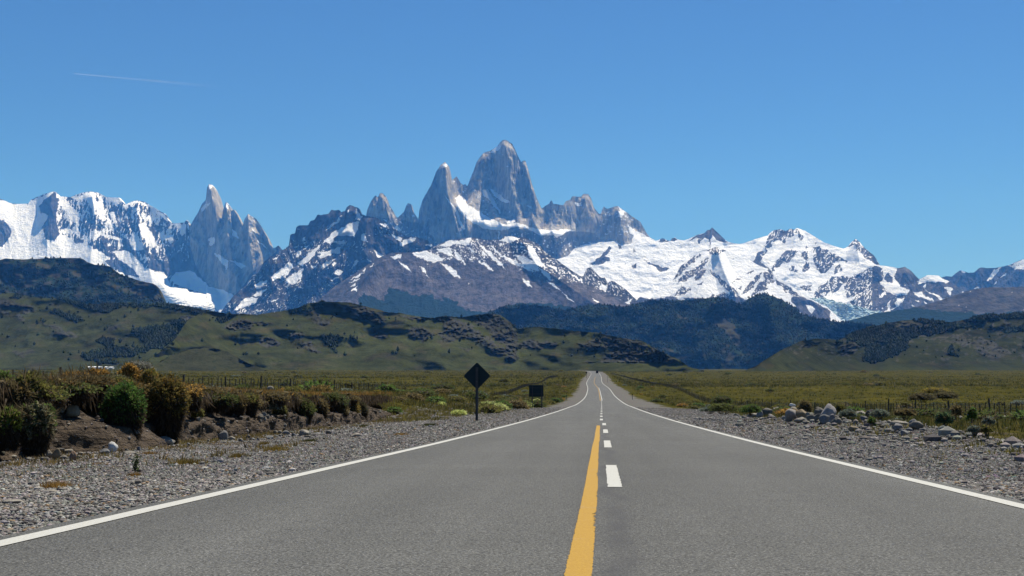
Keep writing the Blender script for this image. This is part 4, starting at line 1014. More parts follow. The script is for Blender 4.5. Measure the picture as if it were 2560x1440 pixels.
s_ = bank_foot(BY) - prof(BV) - (.55 * n_a * sstep(.08, .4, BV) + .24 * n_b) - 0.3 * n_c - .95 * sstep(26.2, 27.6, BY) * (1 - sstep(30.2, 31.4, BY)) * (1 - sstep(.36, .60, BV)) * (1 - .35 * BV / .5)
s_ = np.where(BV > 1, np.maximum(s_, s_[43:44]), s_) if False else s_
xf = -s_ + road_x(BY)
foot_z = ground_z(-(bank_foot(BY) - .7), BY)
top_z = plain_l(BY) + .10 + .16 * fbm(BY / 2.5, BY * 0 + 3, 204, 3)
hfac = 1 - sstep(70, 83, BY)
zb = foot_z + (top_z - foot_z) * np.where(BV <= 1, proz(BV), proz(BV)) * hfac + .09 * n_b - .1 * (1 - hfac)
turf = sstep(.86, .97, BV + .12 * n_a)
me = mesh_np('earth_bank', np.stack([xf, BY, zb], -1).reshape(-1, 3), grid_faces(*xf.shape, flip=True), attrs={'turf': turf.ravel()}, smooth=True, mats=[EARTH])
tag(link('earth_bank', me), 'eroded brown earth bank with an undercut turf edge along the gravel verge', 'earth bank', kind='structure')

# ------------------------------------------------------------------ gravel lying on the verges
STONE = toned('gravel_stone', var=.3, scale=40)
STONE.b.inputs['Specular IOR Level'].default_value = .05
STONE = STONE.m


def stones(n_try, dens, size, ylo, yhi, BVx, BFx, sq):
    y = ylo + (yhi - ylo) * rng.random(n_try) ** 1.0
    s = rng.uniform(-13.5, 13.5, n_try)
    e = np.abs(s) - HALF
    x = s + road_x(y)
    vis = (x > -.50 * y - 2.5) & (x < .36 * y + 2.5)
    nn = fbm(x / 2.6, y / 2.6, 301, 3)
    lim = np.where(s < 0, bank_foot(y) - .8 - HALF, 6.6 + 1.6 * nn + 2.2 * rng.random(n_try) ** 2)
    dn = dens * (.55 + .8 * sstep(-.3, .3, nn)) * np.where(e < 1.3, 1.25, 1.0) * np.where((s < 0) & (e > 3.5), 1 - .55 * sstep(3.5, 6.5, e) * sstep(-.35, .15, -nn), 1.0)
    ok = (e > -.05 + size * 2.2 + .08 * rng.random(n_try)) & (e < lim) & vis & (rng.random(n_try) < dn)
    x, y, s, e = x[ok], y[ok], s[ok], e[ok]
    n = len(x)
    d = size * rng.lognormal(0, .42, n) * (1 + .25 * sstep(2, 7, e))
    d = np.minimum(d, size * (2.4 if size < .05 else 1.5))
    sz = np.stack([d * rng.uniform(.45, .75, n), d * rng.uniform(.35, .6, n), d * rng.uniform(.26, .50, n)], -1)
    pos = np.stack([x, y, ground_z(x, y) + sz[:, 2] * .45], -1)
    g = .76 * rng.choice([.09, .17, .24, .32, .44], n, p=[.14, .28, .30, .2, .08])[:, None]
    t = g * np.array((1.0, .95, .865)) * (1 + rng.normal(0, .04, (n, 3)))
    brn = rng.random(n) < .045
    t[brn] = np.array((.20, .14, .085))
    return swarm(BVx, BFx, pos, sz, .13, t)


def rubble():
    """coarser stones strewn over the berm and down the soil of the bank"""
    n = 3600
    y = np.exp(rng.uniform(np.log(18), np.log(75), n)); x = 9.6 + rng.normal(0, 1.9, n) + 1.0 * (y < 32)
    z = ground_z(x, y)
    i = rng.integers(0, BV.shape[0] - 14, 1500); j = rng.integers(0, BV.shape[1], 1500)
    lo = BV[i, j] < .55
    x = np.concatenate([x, xf[i, j][lo]]); y = np.concatenate([y, BY[i, j][lo]]); z = np.concatenate([z, zb[i, j][lo]])
    n = len(x); d = rng.lognormal(0, .5, n) * .07
    d[3600:] *= .5
    sz = np.stack([d * rng.uniform(.6, .9, n), d * rng.uniform(.5, .8, n), d * rng.uniform(.35, .6, n)], -1)
    t = rng.choice([.08, .12, .16, .21], n)[:, None] * np.array((1, .94, .85)) * (1 + rng.normal(0, .04, (n, 3)))
    return swarm(ICO_V, ICO_F, np.stack([x, y, z + sz[:, 2] * .4], -1), sz, .10, t)


parts_ = [stones(480000, .68, .0205, 5.5, 15, ICO_V, ICO_F, 1), stones(380000, .66, .0245, 14, 40, OCT_V, OCT_F, 1), stones(230000, .5, .046, 38, 140, OCT_V, OCT_F, 1),
          stones(7000, .3, .058, 7, 40, ICO_V, ICO_F, 1), rubble()]
print('stones', [len(q[0]) for q in parts_])
off_ = 0; VV = []; FF = []; TT = []
for V, Fc, t in parts_:
    VV.append(V); FF.append(Fc + off_); TT.append(t); off_ += len(V)
tag(link('gravel', mesh_np('gravel', np.concatenate(VV), np.concatenate(FF), col=np.concatenate(TT), mats=[STONE])), 'loose grey gravel covering both road verges', 'gravel', kind='stuff')

# ------------------------------------------------------------------ boulders and stones one can tell apart
m = NT('boulder')
o_ = m.obj(); t = m.attr('tone').outputs['Color']
n1 = m.noise(o_, 2.2, 6, .6); n2 = m.noise(o_, 14, 5, .65)
c = m.gain(t, m.math('ADD', m.lin(n1, .3, .7, .72, 1.2), m.lin(n2, .3, .7, -.16, .16)))
c = m.mix(m.step(m.noise(o_, 4.5, 5, .7), .62, .72), c, m.gain(t, .5))
m.color(c).bump(m.math('ADD', n1, m.math('MULTIPLY', n2, .35)), .08, .8)
BOULDER = m.m
GREY = (.128, .119, .101); PALE = (.195, .180, .150); WHT = (.52, .51, .475); DGREY = (.105, .105, .108); BRN = (.18, .142, .092); RED = (.23, .155, .105); BLUISH = (.145, .147, .145)


def boulder_mesh(name, w, d, h, tone, seed, ang=.1):
    V = ICO2_V.copy()
    b = bmesh.new(); bmesh.ops.create_icosphere(b, subdivisions=3, radius=1)
    V = np.array([v.co[:] for v in b.verts]); Fc = np.array([[v.index for v in f.verts] for f in b.faces]); b.free()
    n = fbm(V[:, 0] * 1.1 + V[:, 2] * .7 + seed, V[:, 1] * 1.1 - V[:, 2] * .5, seed, 3)
    r = np.random.default_rng(seed)
    V = V * (1 + .34 * n[:, None])
    for _ in range(10):
        q = r.normal(size=3); q /= np.linalg.norm(q)
        cut = r.uniform(.52, .88)
        dd = V @ q
        V = V - np.clip(dd - cut, 0, None)[:, None] * q * .93
    V = V + .025 * fbm(V[:, 0] * 5 + V[:, 2] * 3, V[:, 1] * 5, seed + 4, 2)[:, None]
    V = V * np.array([w / 2, d / 2, h / 2]) / np.array([.92, .92, .88])
    return mesh_np(name, V, Fc, col=np.broadcast_to(np.array(tone), V.shape), smooth=True, mats=[BOULDER])


_bp = np.stack([xf, BY, zb], -1).reshape(-1, 3)
_cv = _bp @ RM
_bx, _bz = 1280 - F * _cv[:, 0] / _cv[:, 2], 720 + F * _cv[:, 1] / _cv[:, 2]


def on_slope(px, py):
    """the nearest spot of the bank face on the sight line of a photo pixel"""
    d = np.hypot(_bx - px, _bz - py)
    c = np.flatnonzero(d < max(5.0, d.min() + .5))
    return Vector(_bp[c[np.argmin(_bp[c, 1])]])


def boulder(px, py, w, h, tone, label, group=None, y=None, tilt=0.0, name='boulder', lift=0.0):
    """px, py: centre of the foot in the photo; w, h in photo pixels"""
    p = on_slope(px, py) if y == 'bank' else hit(px, py) if y is None else Vector(at(px, py, y))
    k = p.y / F
    if group == RP: w, h = w * PILE, h * PILE
    W, H = w * k, h * k
    sd = int(px * 7 + py * 13) % 9973
    me = boulder_mesh(name, W, W * (.62 + .3 * ((sd % 10) / 10)), H * 1.25, tone, sd)
    o = link(name, me, None, p + Vector((0, W * .2, H * .45 + lift)), ((sd % 63) / 63 - .5) * .7)
    o.rotation_euler.y = tilt
    if name == 'boulder': NAMED.append((px, py, short(label), group))
    return tag(o, label, 'stone' if name == 'stone' else 'boulder', group)


CUT = set('below touching leaning standing behind lying beside between right under with tucked just at in alone sitting on wedged against topping near left first perched ending lowest resting stuck hanging cut low of along by mid before high above drooping sloping closing rising directly further beyond far second'.split())
NAMED = []
USED = {}


def short(label):
    w = label.split(); n = next((i for i, q in enumerate(w) if q in CUT and i > 1), len(w))
    return ' '.join(w[:min(n, 4)])


def beside(px, py, kind, what):
    """a label that places a small thing by the named thing nearest to it"""
    best = sorted((q for q in NAMED if q[3] == kind), key=lambda q: (q[0] - px) ** 2 + 9 * (q[1] - py) ** 2)
    q = best[0]; dx, dy = px - q[0], py - q[1]
    if abs(dx) > 3.2 * abs(dy): d = 'right of' if dx > 0 else 'left of'
    else: d = 'in front of' if dy > 0 else 'behind'
    far = '' if abs(dx) < 45 else 'well '
    lab = f'{what} {far}{d} the {q[2]}'
    USED[lab] = USED.get(lab, 0) + 1
    if USED[lab] > 1: lab = f'{["", "", "another", "third", "fourth", "fifth", "sixth"][min(USED[lab], 6)]} {lab}'
    return lab


RP = 'boulders piled along the far verge'
LF = 'stones along the foot of the earth bank'
sml = 'small grey stone lying among others at the foot of the earth bank'
boulder(281, 1131, 27, 24, WHT, 'bright white round boulder below the big green cushion bush', LF)
boulder(259, 1135, 26, 13, BLUISH, 'flat blue grey stone touching the white round boulder', LF)
boulder(139, 1150, 22, 30, BRN, 'tall tan stone leaning upright in the heap below the dead bush', LF, tilt=.35)
boulder(122, 1148, 24, 22, (.19, .165, .125), 'brown squat stone leaning on the tall tan stone', LF, tilt=-.2)
boulder(181, 1153, 19, 22, RED, 'reddish angular stone standing at the front of the heap', LF)
boulder(211, 1130, 24, 15, DGREY, 'dark grey blocky stone behind the heap near the bank foot', LF)
boulder(408, 1114, 54, 21, PALE, 'long smooth pale boulder lying under the hanging brown bush', LF)
boulder(445, 1120, 20, 8, GREY, 'low grey stone beside the long smooth pale boulder', LF)
boulder(321, 1136, 30, 8, PALE, 'flat pale slab between the white boulder and the tall weed', LF, name='stone')
boulder(347, 1127, 11, 11, BLUISH, 'small bluish stone right of the cushion bush trunk', LF, name='stone')
boulder(557, 1100, 26, 19, (.16, .155, .145), 'dark grey boulder with a hollow face at the bank foot', LF)
boulder(543, 1093, 10, 9, RED, 'small reddish stone tucked behind the dark hollow boulder', LF, name='stone')
boulder(579, 1101, 21, 9, PALE, 'pale low stone just beside the dark hollow boulder', LF)
boulder(759, 1089, 30, 15, PALE, 'wide pale boulder at the bank foot nearest the diamond sign', LF)
boulder(713, 1088, 22, 12, BLUISH, 'blue grey rounded boulder in the middle of the small stone row', LF)
boulder(733, 1093, 13, 10, DGREY, 'dark pointed stone between two pale boulders of the row', LF, name='stone')
boulder(889, 1093, 26, 10, (.20, .18, .15), 'brown flat stone lying alone on the gravel before the bank end', LF)
boulder(820, 1086, 17, 11, GREY, 'round grey stone under the dark bushes at the bank end', LF)
for a in [(200, 1138, 16, 8), (167, 1134, 26, 12), (152, 1131, 18, 10), (102, 1143, 26, 12), (110, 1152, 22, 9), (198, 1147, 17, 8), (233, 1143, 17, 7), (158, 1148, 20, 10), (342, 1138, 12, 7), (315, 1131, 14, 8), (620, 1098, 13, 10), (630, 1101, 14, 7),
          (674, 1098, 20, 8), (687, 1086, 14, 9), (700, 1085, 11, 8), (702, 1092, 14, 7), (723, 1094, 10, 6), (768, 1094, 18, 6), (786, 1091, 12, 6), (806, 1085, 10, 7), (600, 1103, 14, 6), (470, 1113, 12, 6), (497, 1108, 14, 7), (520, 1105, 12, 6), (70, 1152, 20, 8), (930, 1068, 12, 6), (945, 1072, 14, 6), (1045, 1047, 12, 5), (560, 1107, 10, 5), (645, 1100, 9, 6)]:
    nm, tn = random.choice([('grey', GREY), ('brownish grey', (.19, .17, .135)), ('pale', PALE), ('dark grey', BLUISH)])
    boulder(*a, tn, beside(a[0], a[1], LF, f'{"tiny" if a[2] < 14 else "small"} {nm} stone'), LF, name='stone')
# on and above the bank
boulder(175, 1040, 37, 28, (.235, .19, .125), 'big tan boulder resting on the soil ledge of the bank', 'boulders on the bank', y='bank')
boulder(149, 1034, 26, 17, (.20, .165, .115), 'smaller tan boulder behind the big one on the soil ledge', 'boulders on the bank', y='bank')
boulder(497, 1049, 11, 11, PALE, 'lone pale stone stuck in the bare soil of the bank', 'boulders on the bank', y='bank', name='stone')
boulder(651, 1048, 14, 16, GREY, 'grey stone lowest left in the stone cluster high in the bank', 'boulders on the bank', y='bank', name='stone')
boulder(658, 1036, 17, 11, PALE, 'pale stone on top of the stone cluster in the bank', 'boulders on the bank', y='bank', name='stone')
boulder(670, 1042, 10, 11, GREY, 'grey stone at the right of the stone cluster in the bank', 'boulders on the bank', y='bank', name='stone')
boulder(661, 1048, 9, 9, PALE, 'tiny pale stone in the middle of the stone cluster in the bank', 'boulders on the bank', y='bank', name='stone')
boulder(655, 1056, 9, 9, GREY, 'tiny grey stone hanging lowest under the stone cluster in the bank', 'boulders on the bank', y='bank', name='stone')
boulder(673, 984, 26, 18, PALE, 'pale boulder half sunk in the grass above the bank by the fence', 'boulders on the bank', y=88)
# the pile on the other verge
RP = 'boulders piled along the far verge'
PILE = 1.04
rpl = 'grey stone among others in the rock pile beside the road'
boulder(1919, 1043, 32, 18, GREY, 'rounded grey boulder at the near left end of the rock pile', RP)
boulder(1899, 1045, 16, 15, (.19, .18, .165), 'squat darker boulder at the left edge of the rock pile', RP)
boulder(1881, 1044, 30, 10, PALE, 'low pale boulder first on the left of the rock pile', RP)
boulder(1942, 1028, 18, 10, PALE, 'bright oval stone sitting behind the left of the rock pile', RP)
boulder(1987, 1036, 34, 16, PALE, 'broad bright boulder on the crest of the rock pile', RP)
boulder(1978, 1051, 32, 24, (.21, .195, .175), 'massive brown grey boulder at the heart of the rock pile', RP)
boulder(2006, 1044, 28, 18, BRN, 'tan boulder wedged right of the massive brown grey one', RP)
boulder(2000, 1057, 26, 13, PALE, 'pale oval boulder lying in front of the rock pile', RP)
boulder(1982, 1016, 14, 7, WHT, 'small white stone perched behind the crest of the pile', RP, y=58)
boulder(2031, 1053, 24, 13, GREY, 'rounded grey boulder just right of the tan boulder', RP)
boulder(2042, 1054, 14, 20, GREY, 'steep narrow boulder leaning beside the grey slab', RP, tilt=.4)
boulder(2049, 1041, 30, 18, GREY, 'wide grey boulder on the right shoulder of the pile', RP)
boulder(2071, 1046, 38, 28, (.24, .225, .215), 'largest sloping grey slab at the right of the pile', RP, tilt=.5)
boulder(2063, 1058, 28, 18, BLUISH, 'blue grey boulder at the foot of the largest sloping slab', RP)
boulder(2083, 1060, 20, 22, (.17, .16, .155), 'dark upright boulder right of the sloping slab', RP, tilt=.3)
boulder(2092, 1062, 26, 15, GREY, 'rounded boulder ending the main pile on its right', RP)
boulder(2185, 1052, 37, 27, (.045, .045, .047), 'black angular boulder right of the main rock pile', RP)
boulder(2160, 1056, 19, 16, DGREY, 'dark grey boulder against the black angular one', RP)
boulder(2137, 1078, 30, 12, BRN, 'low tan boulder alone on the gravel before the black one', RP)
boulder(2147, 1042, 26, 13, PALE, 'pale boulder standing behind left of the black one', RP)
boulder(2249, 1066, 38, 13, PALE, 'long flat pale boulder topping the second heap', RP)
boulder(2244, 1079, 28, 18, (.15, .145, .14), 'dark rounded boulder at the front of the second heap', RP)
boulder(2294, 1073, 34, 18, GREY, 'rounded grey boulder at the right of the second heap', RP)
boulder(2284, 1065, 20, 15, (.18, .175, .17), 'darker boulder behind the right of the second heap', RP)
boulder(2261, 1088, 26, 12, BLUISH, 'blue grey stone lowest at the front of the second heap', RP)
boulder(2500, 1050, 60, 10, PALE, 'long low pale boulder near the picture edge by the fence', RP)
boulder(2454, 1051, 24, 10, PALE, 'pale flat boulder left of the long low one by the fence', RP)
for a in [(1929, 1046, 16, 10), (1950, 1038, 16, 9), (2102, 1046, 18, 12), (2047, 1029, 24, 10), (2158, 1041, 20, 12), (2168, 1066, 17, 16), (2161, 1075, 14, 9), (2204, 1064, 26, 10), (2256, 1083, 22, 11), (2273, 1081, 16, 10), (2342, 1043, 22, 9), (2406, 1050, 16, 9), (2489, 1062, 12, 7), (2537, 1055, 18, 8),
          (2015, 1060, 16, 8), (1960, 1050, 16, 9), (2110, 1052, 14, 8), (2125, 1050, 14, 8), (2120, 1058, 18, 8), (2220, 1072, 12, 8), (2225, 1060, 14, 8), (2310, 1078, 14, 7), (2320, 1066, 14, 7), (2350, 1060, 12, 6), (2380, 1070, 14, 6), (2420, 1062, 14, 7), (2440, 1070, 12, 6), (2470, 1075, 14, 6), (1860, 1046, 14, 6), (1840, 1040, 12, 6), (1800, 1030, 12, 6), (1780, 1031, 10, 6), (2520, 1075, 14, 6), (2400, 1082, 12, 5), (2140, 1060, 14, 8), (2095, 1050, 12, 8), (1905, 1050, 12, 6), (2020, 1042, 14, 10), (2262, 1063, 14, 9), (2232, 1083, 12, 8)]:
    nm, tn = random.choice([('grey', GREY), ('brownish grey', (.19, .17, .135)), ('pale', PALE), ('dark grey', BLUISH)])
    boulder(*a, tn, beside(a[0], a[1], RP, f'{"tiny" if a[2] < 14 else "small"} {nm} stone'), RP, name='stone')
# stray slabs lying on the verge
boulder(30, 1262, 56, 12, PALE, 'flat pale slab lying near on the gravel verge', 'slabs on the gravel')
boulder(130, 1232, 30, 8, PALE, 'thin pale slab in front of the orange grass tuft', 'slabs on the gravel')
boulder(155, 1230, 24, 11, GREY, 'grey wedge of stone in front of the orange grass tuft', 'slabs on the gravel')
boulder(222, 1176, 18, 6, DGREY, 'dark flat stone alone on the gravel below the heap', 'slabs on the gravel', name='stone')
boulder(192, 1290, 16, 9, DGREY, 'black pebble near the road edge on the gravel verge', 'slabs on the gravel', name='stone')

# ------------------------------------------------------------------ leaves, twigs, bushes
LEAF = toned('leaf', scale=14, var=.35)
LEAF.b.inputs['Subsurface Weight'].default_value = 0
LEAF = LEAF.glow(.42).m
m = NT('twig'); n = m.noise(m.obj(), 9, 4); m.color(m.mix(n, (.05, .038, .026), (.15, .115, .08))); TWIG = m.m


def dome_pts(n, r, lump, seed, low=-.35):
    """points on a lumpy dome, with outward directions"""
    d = rng.normal(size=(n * 3, 3)); d /= np.linalg.norm(d, axis=1)[:, None]
    d = d[d[:, 2] > low][:n]
    rr = 1 + lump * (fbm(d[:, 0] * 2.1 + d[:, 2] * 1.3 + seed, d[:, 1] * 2.1 - d[:, 2], seed, 4, .6) * 1.9)
    return d, d * rr[:, None] * np.array(r)


def tris(P, N, size, tone, spread=.7, aspect=.4):
    """one pointed leaf per point"""
    n = len(P)
    u = N + rng.normal(0, spread, (n, 3)); u /= np.linalg.norm(u, axis=1)[:, None] + 1e-9
    w = np.cross(u, rng.normal(size=(n, 3))); w /= np.linalg.norm(w, axis=1)[:, None] + 1e-9
    s = (size * rng.uniform(.6, 1.4, n))[:, None]
    V = np.stack([P - w * s * aspect, P + w * s * aspect, P + u * s], 1).reshape(-1, 3)
    return V, np.arange(3 * n).reshape(-1, 3), np.repeat(tone, 3, 0)


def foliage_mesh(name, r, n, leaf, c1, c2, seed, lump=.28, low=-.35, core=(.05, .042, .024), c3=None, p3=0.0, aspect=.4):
    b = bmesh.new(); bmesh.ops.create_icosphere(b, subdivisions=3, radius=1)
    CV = np.array([v.co[:] for v in b.verts]); CF = np.array([[v.index for v in f.verts] for f in b.faces]); b.free()
    rr = 1 + lump * (fbm(CV[:, 0] * 2.1 + CV[:, 2] * 1.3 + seed, CV[:, 1] * 2.1 - CV[:, 2], seed, 4) * 1.6)
    CV = CV * (rr * .88)[:, None] * np.array(r)
    CV[:, 2] = np.maximum(CV[:, 2], low * r[2])
    N, P = dome_pts(n, r, lump, seed, low)
    P = P * (rng.uniform(.84, 1.04, (len(P), 1)) + .16 * rng.random((len(P), 1)) ** 5)
    k = sstep(-.3, .3, fbm(N[:, 0] * 3, N[:, 1] * 3 + N[:, 2] * 2, seed + 3, 3) + rng.normal(0, .12, len(P)))[:, None]
    t = 1.8 * (np.array(c1) * (1 - k) + np.array(c2) * k)
    if c3 is not None:
        q = rng.random(len(P)) < p3
        t[q] = np.array(c3)
    t = t * rng.uniform(.75, 1.25, (len(P), 1))
    V, Fc, tt = tris(P, N, leaf, t, aspect=aspect)
    # bare twigs and shoots that stand out of the crown
    nt = max(40, n // 14)
    N2, P2_ = dome_pts(nt, r, lump, seed, 0.0)
    V2, F2, t2 = tris(P2_ * .9, N2, 3.4 * leaf, np.array((.10, .08, .045)) * rng.uniform(.5, 1.5, (len(P2_), 1)), .35, .05)
    F2 = F2 + len(V); V = np.concatenate([V, V2]); Fc = np.concatenate([Fc, F2]); tt = np.concatenate([tt, t2])
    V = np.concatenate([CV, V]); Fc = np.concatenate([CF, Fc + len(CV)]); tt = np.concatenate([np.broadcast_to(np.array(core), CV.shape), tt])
    return mesh_np(name, V, Fc, col=tt, mats=[LEAF])


def stems_mesh(name, r, n, seed, down=1.0, rad=.012):
    rd = random.Random(seed); mb = MB()
    for i in range(n):
        a = rd.uniform(0, 6.28); q = rd.uniform(.15, .7); top = rd.uniform(.1, .6)
        x, y = math.cos(a) * r[0] * q, math.sin(a) * r[1] * q
        mb.tube([(x * .35, y * .35, -down), (x * .7 + rd.uniform(-.04, .04), y * .7, -down * .45), (x, y, r[2] * top * .5)], [rad, rad * .8, rad * .4], 4)
    return mb.mesh(name, TWIG)


GRN = ((.045, .075, .018), (.075, .115, .028)); DGRN = ((.036, .050, .016), (.072, .082, .024)); OLV = ((.062, .066, .018), (.115, .108, .030))
GRY = ((.10, .105, .085), (.20, .20, .17)); ORG = ((.16, .095, .025), (.23, .14, .035)); BRW = ((.072, .058, .028), (.135, .108, .048)); YEL = ((.20, .19, .03), (.30, .27, .045)); BLG = ((.075, .095, .072), (.13, .15, .12))


OFF = {308: -.9, 412: -.7, 88: -1.0, 118: -.8, 20: -.6, 346: 2.2, 322: 1.0, 372: .5, 493: .0, 660: .25, 838: .1, 878: .1, 902: -.2, 730: 1.2, 800: 2.0, 240: 1.4, 185: 1.2, 280: .6, 218: .25, 150: .2, 72: .0}


def bush(px, py_top, py_foot, w, y, pal, label, name='bush', group=None, n=2600, skirt=0.0, leaf=.05, lump=.3, c3=None, p3=.0, stems=14, depth=.8):
    """bush whose crown spans w pixels and py_top..py_foot at distance y; skirt = part of the height that is bare dead stems"""
    if group == BB: y = on_bank(px, OFF.get(px, -.05 if skirt else .75))
    k = y / F
    H = (py_foot - py_top) * k; Wd = w * k
    ch = H * (1 - skirt)
    foot = Vector(at(px, py_foot, y))
    r = (Wd / 2, Wd / 2 * depth, ch * .62)
    root = empty(name, foot)
    tag(root, label, 'bush', group)
    if name == 'bush': NAMED.append((px, py_top, short(label), group))
    sd = int(px * 3 + y * 11) % 9000
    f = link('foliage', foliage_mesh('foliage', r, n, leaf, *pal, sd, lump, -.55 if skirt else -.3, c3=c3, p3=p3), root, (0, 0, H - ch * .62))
    sm = stems_mesh('stem', r, stems, sd, H - ch * .62 + .1, .010 + .004 * Wd)
    link('stem', sm, root, (0, 0, H - ch * .62))
    if skirt:
        # hanging mat of dead stems under the crown
        nn = int(n * .8); a = rng.uniform(0, 2 * np.pi, nn); hh = rng.random(nn)
        rad = (.92 - .50 * (1 - hh) ** 1.3) * (1 + .18 * fbm(a * 2, hh * 3, sd, 3))
        P = np.stack([np.cos(a) * rad * r[0], np.sin(a) * rad * r[1], hh * (H - ch * .55)], -1)
        t = np.array((.062, .046, .030)) * rng.uniform(.4, 1.7, (nn, 1))
        Nn = np.stack([np.cos(a) * .4, np.sin(a) * .4, -np.ones(nn)], -1)
        V, Fc, tt = tris(P, Nn, .16, t, .35, .10)
        # solid heart
        th = np.linspace(0, 2 * np.pi, 21)[:-1]; zz = np.linspace(0, 1, 7)
        TH, ZZ = np.meshgrid(th, zz)
        rr2 = (.82 - .50 * (1 - ZZ) ** 1.3) * (1 + .2 * fbm(TH * 2, ZZ * 3, sd, 3))
        HV = np.stack([np.cos(TH) * rr2 * r[0], np.sin(TH) * rr2 * r[1], ZZ * (H - ch * .55)], -1).reshape(-1, 3)
        i = np.arange(6)[:, None] * 20; j = np.arange(20)[None]; j2 = (j + 1) % 20
        q1 = np.stack([i + j, i + j2, i + 20 + j2], -1).reshape(-1, 3); q2 = np.stack([i + j, i + 20 + j2, i + 20 + j], -1).reshape(-1, 3)
        HF = np.concatenate([q1, q2])
        V = np.concatenate([HV, V]); Fc = np.concatenate([HF, Fc + len(HV)]); tt = np.concatenate([np.broadcast_to(np.array((.04, .03, .02)), HV.shape), tt])
        link('dead_branches', mesh_np('dead_branches', V, Fc, col=tt, mats=[LEAF]), root)
    return root


def bank_y(px, s):
    """distance at which the sight column of px crosses lateral offset s"""
    r = ray(px, 1000)
    return -s / -float(r[0]) if abs(r[0]) > 1e-6 else 50.0


def on_bank(px, off):
    q = abs(float(ray(px, 1000)[0])); y = 40.0
    for _ in range(30): y = (float(bank_foot(y)) + off) / q
    return y


BB = 'bushes hanging over the earth bank'
bush(308, 962, 1124, 100, 30.6, ((.030, .062, .014), (.055, .098, .022)), 'big dome shaped green cushion bush hanging down to the gravel', group=BB, n=7000, skirt=.42, leaf=.045, lump=.16)
bush(412, 946, 1108, 104, 33.8, ((.060, .055, .018), (.125, .088, .024)), 'big shaggy brown and olive bush beside the green dome', group=BB, n=7000, skirt=.45, leaf=.06, lump=.3, c3=(.20, .125, .03), p3=.15)
bush(346, 905, 936, 66, 37.5, GRY, 'pale grey bush standing on the highest hump of the bank', group=BB, n=3200, leaf=.045)
bush(322, 916, 985, 52, 35.5, ORG, 'orange dry bush just below the pale grey bush', group=BB, n=2600, leaf=.07)
bush(372, 932, 995, 90, 35.8, ((.065, .068, .02), (.12, .10, .026)), 'olive bush sloping down behind the shaggy brown one', group=BB, n=3600, leaf=.06, c3=(.19, .12, .03), p3=.2)
bush(8, 935, 1010, 56, 28.5, GRN, 'bright green bush cut by the picture edge on the bank top', group=BB, n=3200, leaf=.05)
bush(72, 945, 1040, 66, 29.5, BRW, 'brown half dead bush on the undercut bank edge', group=BB, n=3200, skirt=.45, leaf=.06, c3=(.08, .085, .03), p3=.25)
bush(20, 1028, 1108, 60, 26.5, ((.055, .080, .016), (.11, .135, .026)), 'dark green bush low on the bank at the picture edge', group=BB, n=4200, skirt=.4, leaf=.06, lump=.5)
bush(88, 1018, 1122, 74, 27.0, ((.075, .075, .042), (.135, .128, .075)), 'grey twiggy bush with bare roots at the bank foot', group=BB, n=5200, skirt=.35, leaf=.06, lump=.5, c3=(.06, .10, .02), p3=.25, stems=26)
bush(118, 1015, 1070, 34, 27.6, GRN, 'green flank of new growth beside the grey twiggy bush', group=BB, n=1600, leaf=.045)
bush(150, 950, 986, 90, 33.6, BRW, 'brown mat of dead growth along the undercut edge', group=BB, n=3600, skirt=.4, leaf=.07, c3=(.17, .10, .03), p3=.25)
bush(218, 942, 990, 110, 34.2, ((.055, .048, .026), (.10, .075, .035)), 'dark mat of growth drooping over the soil hollow', group=BB, n=4200, skirt=.4, leaf=.06, c3=(.17, .105, .03), p3=.2)
bush(280, 940, 985, 84, 34.8, ((.06, .068, .028), (.11, .105, .055)), 'olive cushion on the bank crest left of the pale grey bush', group=BB, n=3200, leaf=.05)
bush(185, 936, 968, 60, 35.2, ORG, 'low orange tussock on the bank crest', group=BB, n=2200, leaf=.09)
bush(240, 928, 958, 56, 36.0, ORG, 'rusty orange tussock further along the bank crest', group=BB, n=2200, leaf=.09)
bush(484, 974, 1020, 32, 41, DGRN, 'dark bush on the bank next to the bluish one', group=BB, n=1800, skirt=.3)
bush(510, 968, 1006, 42, 42, BLG, 'bluish grey bush on the bank edge above the soil scar', group=BB, n=2000)
bush(493, 1022, 1048, 26, 40.5, OLV, 'small olive bush beside the lone pale stone', group=BB, n=1100)
bush(545, 984, 1012, 60, 43.5, ORG, 'orange tussocks above the bare soil scar', group=BB, n=2000, leaf=.09)
bush(588, 982, 1058, 46, 46, BRW, 'brown bush drooping down the soil scar', group=BB, n=2400, skirt=.45, c3=(.15, .10, .03), p3=.2)
bush(622, 980, 1054, 38, 48, ((.035, .035, .018), (.065, .058, .026)), 'tall dark bush with a hanging stem mat mid bank', group=BB, n=2400, skirt=.4, c3=(.18, .115, .03), p3=.1)
bush(660, 992, 1030, 70, 51.5, BLG, 'grey green cushion above the stone cluster', group=BB, n=2800)
bush(700, 1010, 1062, 34, 52, OLV, 'olive bush hanging right of the stone cluster', group=BB, n=2000, skirt=.35)
bush(755, 1000, 1062, 58, 57, DGRN, 'dark bush hanging before the bank end', group=BB, n=3000, skirt=.4)
bush(796, 998, 1070, 44, 60, BRW, 'brown stem mat hanging between the two dark bushes', group=BB, n=2400, skirt=.5, c3=(.2, .12, .03), p3=.12)
bush(838, 984, 1034, 60, 63, ((.05, .066, .024), (.085, .10, .036)), 'green rounded cushion at the top of the bank end', group=BB, n=2800, skirt=.25)
bush(846, 1012, 1062, 46, 61.5, BRW, 'dead brown growth under the green rounded cushion', group=BB, n=2000, skirt=.5)
bush(878, 996, 1040, 40, 66, ((.10, .085, .025), (.17, .12, .03)), 'golden bush near the end of the bank', group=BB, n=2000)
bush(902, 1006, 1056, 34, 66.5, ((.030, .032, .018), (.055, .052, .026)), 'nearly black bush closing the end of the bank', group=BB, n=2000, skirt=.35)
